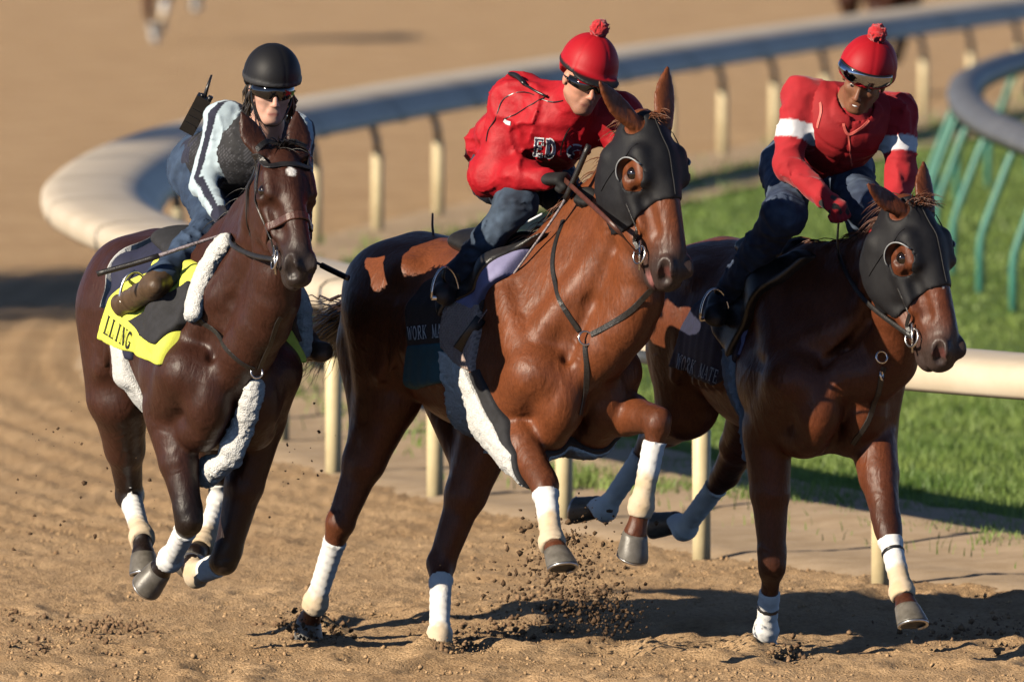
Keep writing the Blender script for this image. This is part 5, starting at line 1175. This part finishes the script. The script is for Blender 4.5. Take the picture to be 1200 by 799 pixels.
def denim(base, worn):
    def f(V): n = vnoise(V[:, 0] * 9, V[:, 1] * 9, V[:, 2] * 9) * .5 + vnoise(V[:, 0] * 40, V[:, 1] * 40, V[:, 2] * 40) * .3; return blend(np.tile(np.asarray(base), (len(V), 1)), worn, np.clip(n + .25, 0, 1))
    return f
# ---- rider on the bay
T = H1['T']; up = np.array((0, 0, 1.))
j1 = joints(head=P(318, 106, -.64), neck=P(312, 146, -.50), chest=P(298, 178, -.38), pelvis=P(246, 192, .06), shR=P(262, 140, -.40), shL=P(346, 155, -.28), elR=P(239, 214, -.38), wrR=P(262, 258, -.56),
    hdR=(.55, -.75, -.15), pnR=(.3, .2, -.9), elL=P(352, 222, -.34), wrL=P(318, 262, -.60), hdL=(-.4, -.8, -.1), pnL=(-.3, .2, -.9),
    hipR=P(232, 202, .03), hipL=P(274, 202, .12), knR=P(252, 264, -.36), anR=back(H1, 186, 330, .11), toR=back(H1, 142, 358, .13), knL=T(.30, .26, .36), anL=T(.10, .42, .0), toL=T(.20, .48, -.06))
r1 = build_rider(dict(j=j1, hax=hax(10, -10, -3), label='rider in black helmet and wraparound sunglasses with striped sleeves', skin=(.58, .33, .25), lip=(.42, .14, .12), brow=(.12, .07, .04)))
trousers(r1, denim((.020, .038, .078), (.065, .105, .18)), .95)
boots(r1, lambda V: np.array((.085, .052, .030)), MAT_BOOTL)
f = Field(.006); j = j1; NAVY, ICE = np.array((.010, .011, .030)), np.array((.44, .54, .60))
f.cone(j['pelvis'] + r1['sp'] * .06, j['chest'], .118, .130, .05, r1['lat'], 1.28); f.cone(j['shR'], j['shL'], .066, .066, .05); f.cone(j['chest'], j['neck'], .09, .058, .04)
for s in 'RL': f.cone(j['sh' + s], j['el' + s], .064, .050, .04); f.cone(j['el' + s], j['wr' + s], .050, .036, .03)
def shirt1(V):
    C = np.tile(NAVY, (len(V), 1))
    for s in 'RL':
        d1, t1 = seg_dist(V, j['sh' + s], j['el' + s]); d2, t2 = seg_dist(V, j['el' + s], j['wr' + s]); m = np.minimum(d1, d2) < .10; on2 = d2 < d1; a = np.where(on2[:, None], j['el' + s], j['sh' + s]); ax = np.where(on2[:, None], nrm(j['wr' + s] - j['el' + s]), nrm(j['el' + s] - j['sh' + s]))
        q = V - a; q = q - ax * (q * ax).sum(1)[:, None]; side = r1['lat'] * (-1 if s == 'R' else 1); an = (q @ side) / (np.linalg.norm(q, axis=1) + 1e-6); fw = (q @ np.array((.3, -.95, 0))) / (np.linalg.norm(q, axis=1) + 1e-6)
        ang = np.degrees(np.arctan2(fw, an)); w = sstep(ang, -62, -58) * sstep(-ang, -22, -18) + sstep(ang, 44, 48) * sstep(-ang, -140, -130)
        cuff = np.where(on2, t2, 0) > .80; w = np.where(cuff, 0, np.clip(w, 0, 1)); C = np.where((m & (w > .5))[:, None], ICE, C)
    return C
wear(f, 'shirt', MAT_JERSEY, r1['root'], shirt1, .006, 15.0)
f = Field(.007); f.cone(j['pelvis'] + r1['sp'] * .14, j['chest'], .130, .145, .05, r1['lat'], 1.20); f.cone(j['chest'] + (j['shR'] - j['chest']) * .55 + up * .02, j['chest'] + (j['shL'] - j['chest']) * .55 + up * .02, .085, .085, .05)
def armholes(jj, rad):
    def c(X, Y, Z):
        o = -1.0
        for s in 'RL':
            a = jj['sh' + s] * 1.0; b = jj['el' + s]; ab = b - a; t = np.clip(((X - a[0]) * ab[0] + (Y - a[1]) * ab[1] + (Z - a[2]) * ab[2]) / ab.dot(ab), 0, 1)
            o = np.maximum(o, rad - np.sqrt((X - a[0] - t * ab[0]) ** 2 + (Y - a[1] - t * ab[1]) ** 2 + (Z - a[2] - t * ab[2]) ** 2))
        return o
    return c
def dimples(X, Y, Z): return -.0018 * (np.sin(X * 330 + Z * 190) * np.sin(Z * 380 - X * 120) > .35)
vest1, vb1, _ = wear(f, 'vest', MAT_VEST, r1['root'], lambda V: blend(np.tile((.016, .016, .019), (len(V), 1)), (.07, .07, .08), ((np.sin(V[:, 0] * 480) * np.sin(V[:, 2] * 480)) > .55) * 1.0), .003, 12, cut=armholes(j1, .085), relief=dimples)
h1 = helmet(r1, (.010, .010, .012), z0=.058, rim=.034, visor=False, band=(.040, .060, (.035, .035, .038)), seams=4)
shades(r1, 'sunglasses', MAT_GLASS, MAT_PLASTIC, zc=.008, hgt=.056)
for s in (-1, 1): MB().tube(spline([r1['Hd'](.01, s * .082, .03), r1['Hd'](.03, s * .072, -.05), r1['Hd'](.055, s * .03, -.115), r1['Hd'](.06, 0, -.125)], 12), .006, 6).build('chin_strap', MAT_PLASTIC, h1)
# hair gathered at the neck
rr = np.random.default_rng(4); R = []
for i in range(110):
    s = rr.choice((-1, 1)); p = r1['Hd'](-.02 + rr.normal(0, .02), s * .08, -.02 + rr.normal(0, .02)); R.append((np.array([p, p + r1['Hd'].u * -.04 + r1['lat'] * s * .01 + rr.normal(0, .006, 3), p - r1['Hd'].u * .085 + r1['lat'] * s * .004 + rr.normal(0, .012, 3)]), .004))
tag(strands('hair', R, mat_hair('dark_hair', (.02, .014, .01)), r1['root'], rr), kind='stuff')
# radio in its pouch on the rider's back
rd = empty('radio', tuple(P(226, 150, -.05))); tag(rd, 'black two way radio with stub antenna on back of striped sleeve rider', 'radio')
a, b = P(220, 152, -.08), P(239, 116, -.12); d = nrm(b - a); sd = nrm(np.cross(d, (0, 1, 0))); MB().box((a + b) / 2, (sd, d, np.cross(sd, d)), (.030, .078, .022)).build('case', MAT_PLASTIC, rd, False)
MB().tube([b + sd * -.0, P(244, 100, -.10), P(248, 88, -.10)], (.009, .006, .004), 8).build('antenna', MAT_PLASTIC, rd); MB().tube([b - sd * .02, b - sd * .02 + d * .022], .010, 10).build('knob', MAT_PLASTIC, rd); MB().tube([b + sd * .012, b + sd * .012 + d * .016], .008, 10).build('knob', MAT_PLASTIC, rd)
for k in range(3): MB().box(a + d * (.03 + .03 * k) - np.cross(sd, d) * .024, (sd, d, np.cross(sd, d)), (.022, .004, .003)).build('grille_bar', MAT_PLASTIC, rd, False)

# ---- rider on the chestnut
T = H2['T']
j2 = joints(head=P2(686, 94, -1.02), neck=P2(672, 122, -.90), chest=P2(652, 145, -.80), pelvis=P2(600, 178, -.42), shR=P2(604, 118, -.74), shL=P2(728, 138, -.84), elR=P2(578, 205, -.76), wrR=P2(640, 210, -.96),
    hdR=(.75, -.55, .05), pnR=(.2, .1, -.95), elL=P2(742, 195, -.86), wrL=P2(702, 226, -1.02), hdL=(-.5, -.8, .0), pnL=(-.2, .1, -.95),
    hipR=P2(584, 205, -.46), hipL=P2(640, 205, -.30), knR=P2(608, 240, -.88), anR=back(H2, 535, 322, .10), toR=back(H2, 521, 345, .14), knL=T(.45, .27, .40), anL=T(.10, .42, .02), toL=T(.2, .46, -.05))
r2 = build_rider(dict(j=j2, hax=hax(16, -16, -12), label='rider in red team jacket and red pompom helmet cover', skin=(.50, .24, .16), lip=(.36, .12, .10), brow=(.05, .03, .02), beard=True))
trousers(r2, denim((.012, .019, .036), (.07, .105, .16)), .90)
boots(r2, lambda V: np.array((.020, .018, .018)), MAT_BOOTL)
f = Field(.008); j = j2
f.cone(j['pelvis'] - r2['sp'] * .06, j['pelvis'] + r2['sp'] * .12, .128, .132, .05, r2['lat'], 1.25); f.cone(j['pelvis'] + r2['sp'] * .12, j['chest'], .130, .136, .06, r2['lat'], 1.28); f.cone(j['shR'], j['shL'], .086, .086, .06); f.cone(j['chest'], j['neck'], .11, .082, .05)
for s in 'RL': f.cone(j['sh' + s], j['el' + s], .088, .078, .05); f.cone(j['el' + s], j['el' + s] + (j['wr' + s] - j['el' + s]) * .6, .078, .070, .04); f.cone(j['el' + s] + (j['wr' + s] - j['el' + s]) * .5, j['wr' + s] - nrm(j['wr' + s] - j['el' + s]) * .012, .068, .044, .02)
f.cone(j['neck'] - up * .01, j['neck'] + nrm(r2['Hd'](-.02, 0, -.06) - j['neck']) * .045, .074, .066, .02)
jk, jb, jv = wear(f, 'jacket', MAT_JACKET, r2['root'], lambda V: RED, .013, 8.0)
def seam(pix, name='seam', m=MAT_PLASTIC, w=.004, off=.002):
    pts = []
    for p in pix:
        q, n = hit(jb, *p)
        if q is not None: pts.append(q + n * off)
    if len(pts) > 2: return strap(jb, pts, w, .002, name, m, r2['root'], off)
seam([(660, 118), (640, 120), (618, 108), (596, 112), (586, 122), (582, 138), (572, 152), (570, 166)]); seam([(642, 112), (625, 122), (608, 132), (590, 140)])
seam([(668, 150), (660, 165), (657, 182)], 'zip', MAT_PLASTIC, .006); seam([(668, 141), (662, 152)], 'zip_pull', MAT_RIM, .010, .006)
lettering('ED', [(624, 181), (652, 185), (653, 165), (626, 162)], jb, .003, 'letter_outline', MAT_WPRINT, r2['root'], .17); lettering('ED', [(624, 181), (652, 185), (653, 165), (626, 162)], jb, .005, 'lettering', MAT_NAVY, r2['root'], .03)
lettering('S', [(660, 195), (690, 199), (692, 174), (663, 170)], jb, .003, 'letter_outline', MAT_WPRINT, r2['root'], .17); lettering('S', [(660, 195), (690, 199), (692, 174), (663, 170)], jb, .005, 'lettering', MAT_NAVY, r2['root'], .03)
seam([(591, 141), (595, 144), (599, 145)], 'badge', MAT_WPRINT, .016, .003)
gloves(r2, 'RL', lambda V: np.array((.006, .006, .007)), MAT_VEST)
h2 = helmet(r2, RED, z0=.060, rim=.036, visor=True, band=(.044, .058, (.012, .012, .013)), seams=6, pom=(-.01, 0, .205))
shades(r2, 'sunglasses', MAT_GLASS, MAT_PLASTIC, zc=.000, hgt=.044)
mc = empty('microphone', tuple(P2(612, 98, -.80))); tag(mc, 'slim black clip on microphone on shoulder of the red jacket', 'microphone')
mp_ = [hit(jb, *p) for p in ((597, 90), (606, 94), (616, 101), (628, 108), (642, 115))]; mp_ = [q + n * .014 for q, n in mp_ if q is not None]
if len(mp_) > 3: MB().tube(spline(mp_[:3], 8), (.006, .010, .011, .011, .011, .010, .009, .007), 10).build('barrel', MAT_PLASTIC, mc); MB().tube(spline(mp_[2:], 8), .005, 8).build('cable', MAT_PLASTIC, mc)

# ---- rider by the rail
T = H3['T']
j3 = joints(head=P3(1013, 93, -.18), neck=P3(1002, 116, -.04), chest=P3(990, 146, .02), pelvis=P3(952, 190, .34), shR=P3(940, 112, .02), shL=P3(1052, 132, .08), elR=P3(923, 192, -.06), wrR=P3(966, 232, -.20),
    hdR=(.70, -.5, -.5), pnR=(.2, .3, -.9), elL=P3(1056, 206, .0), wrL=P3(1042, 262, -.14), hdL=(-.5, -.5, -.6), pnL=(-.4, .2, -.8),
    hipR=P3(926, 198, .28), hipL=P3(986, 196, .36), knR=P3(920, 250, -.12), anR=back(H3, 853, 344, .10), toR=back(H3, 838, 370, .14), knL=P3(1012, 240, -.02), anL=T(.10, .42, .04), toL=T(.2, .46, -.03))
r3 = build_rider(dict(j=j3, hax=hax(-14, -22, -19), label='rider in red shirt with white armbands and red protective vest', skin=(.20, .085, .045), lip=(.20, .075, .06), brow=(.012, .008, .006), gaze=-.002))
MB().tube([r3['Hd'](.088, -.016, -.0740), r3['Hd'](.092, 0, -.0755), r3['Hd'](.088, .016, -.0740)], (.002, .0032, .002), 6).build('teeth', MAT_WPRINT, r3['body'])
trousers(r3, denim((.022, .034, .070), (.12, .16, .23)), 1.0)
boots(r3, lambda V: np.array((.016, .015, .016)), MAT_BOOTL)
f = Field(.008); j = j3
f.cone(j['pelvis'] + r3['sp'] * .08, j['chest'], .115, .125, .05, r3['lat'], 1.28); f.cone(j['shR'], j['shL'], .070, .070, .05); f.cone(j['chest'], j['neck'], .09, .060, .04)
for s in 'RL': f.cone(j['sh' + s], j['el' + s], .070, .056, .04); f.cone(j['el' + s], j['wr' + s], .056, .036, .03)
def shirt3(V):
    C = np.tile(RED * .95, (len(V), 1))
    for s in 'RL':
        d, t = seg_dist(V, j3['sh' + s], j3['el' + s]); C = blend(C, (.62, .61, .64), (sstep(t, .42, .435) * sstep(-t, -.665, -.65) * (d < .12)))
    return C
wear(f, 'shirt', MAT_JERSEY, r3['root'], shirt3, .009, 12.0)
f = Field(.007); f.cone(j['pelvis'] + r3['sp'] * .10, j['chest'], .128, .142, .05, r3['lat'], 1.22); f.cone(j['chest'] + (j['shR'] - j['chest']) * .55 + up * .02, j['chest'] + (j['shL'] - j['chest']) * .55 + up * .02, .086, .086, .05)
def neckhole(X, Y, Z):
    a = armholes(j3, .088)(X, Y, Z); n = j3['neck'] + r3['fr'] * .03; v = r3['fr'] * 1.0
    return np.maximum(a, .072 - np.sqrt((X - n[0]) ** 2 + (Y - n[1]) ** 2 + ((Z - n[2]) * .8) ** 2))
def channels(X, Y, Z):
    s = (X - j3['chest'][0]) * r3['sp'][0] + (Y - j3['chest'][1]) * r3['sp'][1] + (Z - j3['chest'][2]) * r3['sp'][2]; l = (X - j3['chest'][0]) * r3['lat'][0] + (Y - j3['chest'][1]) * r3['lat'][1] + (Z - j3['chest'][2]) * r3['lat'][2]
    return -.006 * np.exp(-(((s % .075) - .0375) / .006) ** 2) - .006 * np.exp(-(np.abs(l) - .0) ** 2 / .006 ** 2)
v3, vb3, _ = wear(f, 'vest', MAT_VEST, r3['root'], lambda V: np.array((.30, .008, .012)), .003, 12, cut=neckhole, relief=channels)
CORAL = mat('coral_piping', (.70, .13, .10), .6)
def vseam(pix, w=.011):
    pts = [hit(vb3, *p)[0] for p in pix]; pts = [p for p in pts if p is not None]
    if len(pts) > 2: strap(vb3, pts, w, .003, 'piping', CORAL, v3, .002)
vseam([(958, 82), (960, 100), (962, 125), (958, 150)]); vseam([(985, 125), (988, 145), (994, 158), (1006, 152), (1018, 142)])
vseam([(994, 158), (996, 175), (998, 195)], .006)
gloves(r3, 'RL', lambda V: blend(np.tile(RED, (len(V), 1)), (.015, .014, .015), (vnoise(V[:, 0] * 40, V[:, 1] * 40, V[:, 2] * 40) > .1) * 1.0))
h3 = helmet(r3, RED * .95, z0=.052, rim=.022, visor=False, band=(.022, .040, RED * 1.0), seams=6, pom=(-.01, 0, .195))
shades(r3, 'goggles', MAT_MIRROR, MAT_PLASTIC, zc=.058, hgt=.058, rx=.132, ry=.112, span=66, strap_m=1)

st = empty('rein_end', tuple(P2(514, 280, -.2))); tag(st, 'thin brown strap end curling up behind the red jacket rider', 'strap')
MB().tube(spline([P2(507, 250, -.15), P2(507, 268, -.17), P2(511, 288, -.19), P2(521, 308, -.22)], 14), np.linspace(.004, .007, 14), 8).build('strap', MAT_BROWN, st)
# ---- riding crops
def crop(pts, label, handle=.35, flap=True, r_=.006):
    root = empty('riding_crop', tuple(pts[0])); tag(root, label, 'crop'); c = spline(pts, 20); k = max(2, int(20 * handle))
    MB().tube(c[:k + 1], .0115, 10).build('handle', MAT_LEATHER, root); MB().tube(c[k:], np.linspace(r_, r_ * .6, 20 - k), 8).build('shaft', mat('braided_shaft', (.30, .25, .27), .5, (.05, .04, .04), 160.0), root)
    if flap: t = nrm(c[-1] - c[-2]); ribbon([c[-1] - t * .02, c[-1] + t * .05, c[-1] + t * .13], [np.array((.3, -1, .1))] * 3, .045, .003).build('flap', MAT_LEATHER, root)
crop([P(114, 321, -.74), P(170, 305, -.76), P(230, 285, -.78), P(268, 273, -.78)], 'black crop held across the thigh of the striped sleeve rider', .42, False, .008)
crop([P(408, 326, -.80), P(385, 315, -.74), P(350, 297, -.66)], 'short black crop poking out past the bay horse neck', .6, False)
crop([P2(690, 170, -1.14), P2(672, 212, -1.10), P2(655, 246, -1.06), P2(610, 310, -1.02), P2(560, 378, -.98)], 'long crop with leather flap in gloved hand of red jacket rider', .42)
HAND1, HAND2, HAND3 = j1['wrR'] + nrm(j1['hdR']) * .07, j2['wrR'] + nrm(j2['hdR']) * .08, j3['wrR'] + nrm(j3['hdR']) * .08
make_bridle(H1, 'black bridle with maroon noseband on the bay horse', HAND1 + np.array((.12, .05, 0)), HAND1, rein_r=[hit(H1['bvh'], 300, 298)[0] + np.array((-.02, -.02, 0)), hit(H1['bvh'], 276, 284)[0] + np.array((-.02, -.02, 0))], nose_m=MAT_BROWN)
make_bridle(H2, 'brown leather bridle and reins on the bright chestnut horse', None, HAND2, brow=False, nose=False, rein_r=[P(712, 258, -1.36)], rein_m=MAT_BROWN)
make_bridle(H3, 'black bridle with steel rings on the horse by the rail', None, HAND3, brow=False, nose=False, rein_r=[hit(H3['bvh'], 1020, 352)[0] + np.array((-.02, -.02, 0)), hit(H3['bvh'], 990, 300)[0] + np.array((-.02, -.02, 0))])
# ------------------------------------------------------------------ horses far off on the track, and an unseen tree added to cast shade across it
def copy_horse(h, delta, rz, label, nob=False):
    src = h['root']; r = src.copy(); COL.objects.link(r); r.location = Vector(src.location) + Vector(delta); r.rotation_euler = (0, 0, rz); r['label'] = label
    def rec(o, par):
        for ch in o.children:
            if ch.name.startswith('bandage') and nob: continue
            c = ch.copy(); COL.objects.link(c); c.parent = par; c.matrix_parent_inverse = ch.matrix_parent_inverse.copy(); rec(ch, c)
    rec(src, r); return r
rz = math.radians(-29); base = Vector((O3[0], O3[1], 0)); ft = Vector(H3['seg']['FR'][3]) - base; ft.z = 0; ft.rotate(Matrix.Rotation(rz, 3, 'Z')); tg = Vector(PZ(184, 50))
copy_horse(H3, tg - ft - base, rz, 'far off horse with white bandaged leg high on the empty track')
copy_horse(H1, Vector(PZ(1030, 112)) - Vector((O1[0], O1[1], 0)), 0, 'distant brown horse beyond the far side of the curving rail', True)
def make_shade_tree(x, y, hgt, label, seed):
    r = np.random.default_rng(seed); root = empty('tree', (x, y, 0)); tag(root, label, 'tree')
    bark = mat('bark', (.10, .075, .055), .9, (.06, .045, .033), 20., bump=.8, bscale=30); leafm = mat('leaf', (.05, .09, .02), .55, (.08, .12, .03), 3.)
    c = spline([(x, y, -.1), (x + .1, y, hgt * .3), (x - .05, y + .15, hgt * .6), (x, y, hgt * .9)], 10); mb = MB().tube(c, np.linspace(.22, .04, 10), 10); tips = []
    for i in range(26):
        k = r.integers(3, 9); a = r.uniform(0, 6.28); L_ = r.uniform(1.3, 2.6); p0 = c[k]; p2 = p0 + np.array((math.cos(a) * L_, math.sin(a) * L_, r.uniform(.3, 1.6))); mb.tube(spline([p0, (p0 + p2) / 2 + np.array((0, 0, .25)), p2], 6), np.linspace(.07, .015, 6), 6); tips += [p2, (p0 + p2) / 2, p0 * .3 + p2 * .7]
    mb.build('trunk', bark, root); tips = np.array(tips); n = 15000
    cen = tips[r.integers(0, len(tips), n)] + r.normal(0, .42, (n, 3)); u = r.normal(0, 1, (n, 3)); u /= np.linalg.norm(u, axis=1)[:, None]; v = np.cross(u, r.normal(0, 1, (n, 3))); v /= np.linalg.norm(v, axis=1)[:, None]
    s = r.uniform(.05, .11, (n, 1)); q = np.stack([cen - u * s * 1.6, cen + v * s * .7, cen + u * s * 1.6, cen - v * s * .7], 1).reshape(-1, 3); tag(link('crown', mesh_np('crown', q, np.arange(4 * n).reshape(-1, 4)), leafm, root, False), kind='stuff')
g = PZ(20, 368); hz = 6.5; dd = hz / math.tan(SUN_EL)
make_shade_tree(g[0] - 2.2 + to_sun.x / math.cos(SUN_EL) * dd, g[1] + to_sun.y / math.cos(SUN_EL) * dd, 9.5, 'unseen leafy tree added left of the horses to shade the track', 4)
MOUNDS += [(*PZ(513, 762)[:2], .05, .09), (*PZ(368, 742)[:2], .06, .12), (*PZ(897, 754)[:2], .05, .08)]
make_track(); make_infield(); make_grass(); make_clods(); make_rail(); make_green_rail()
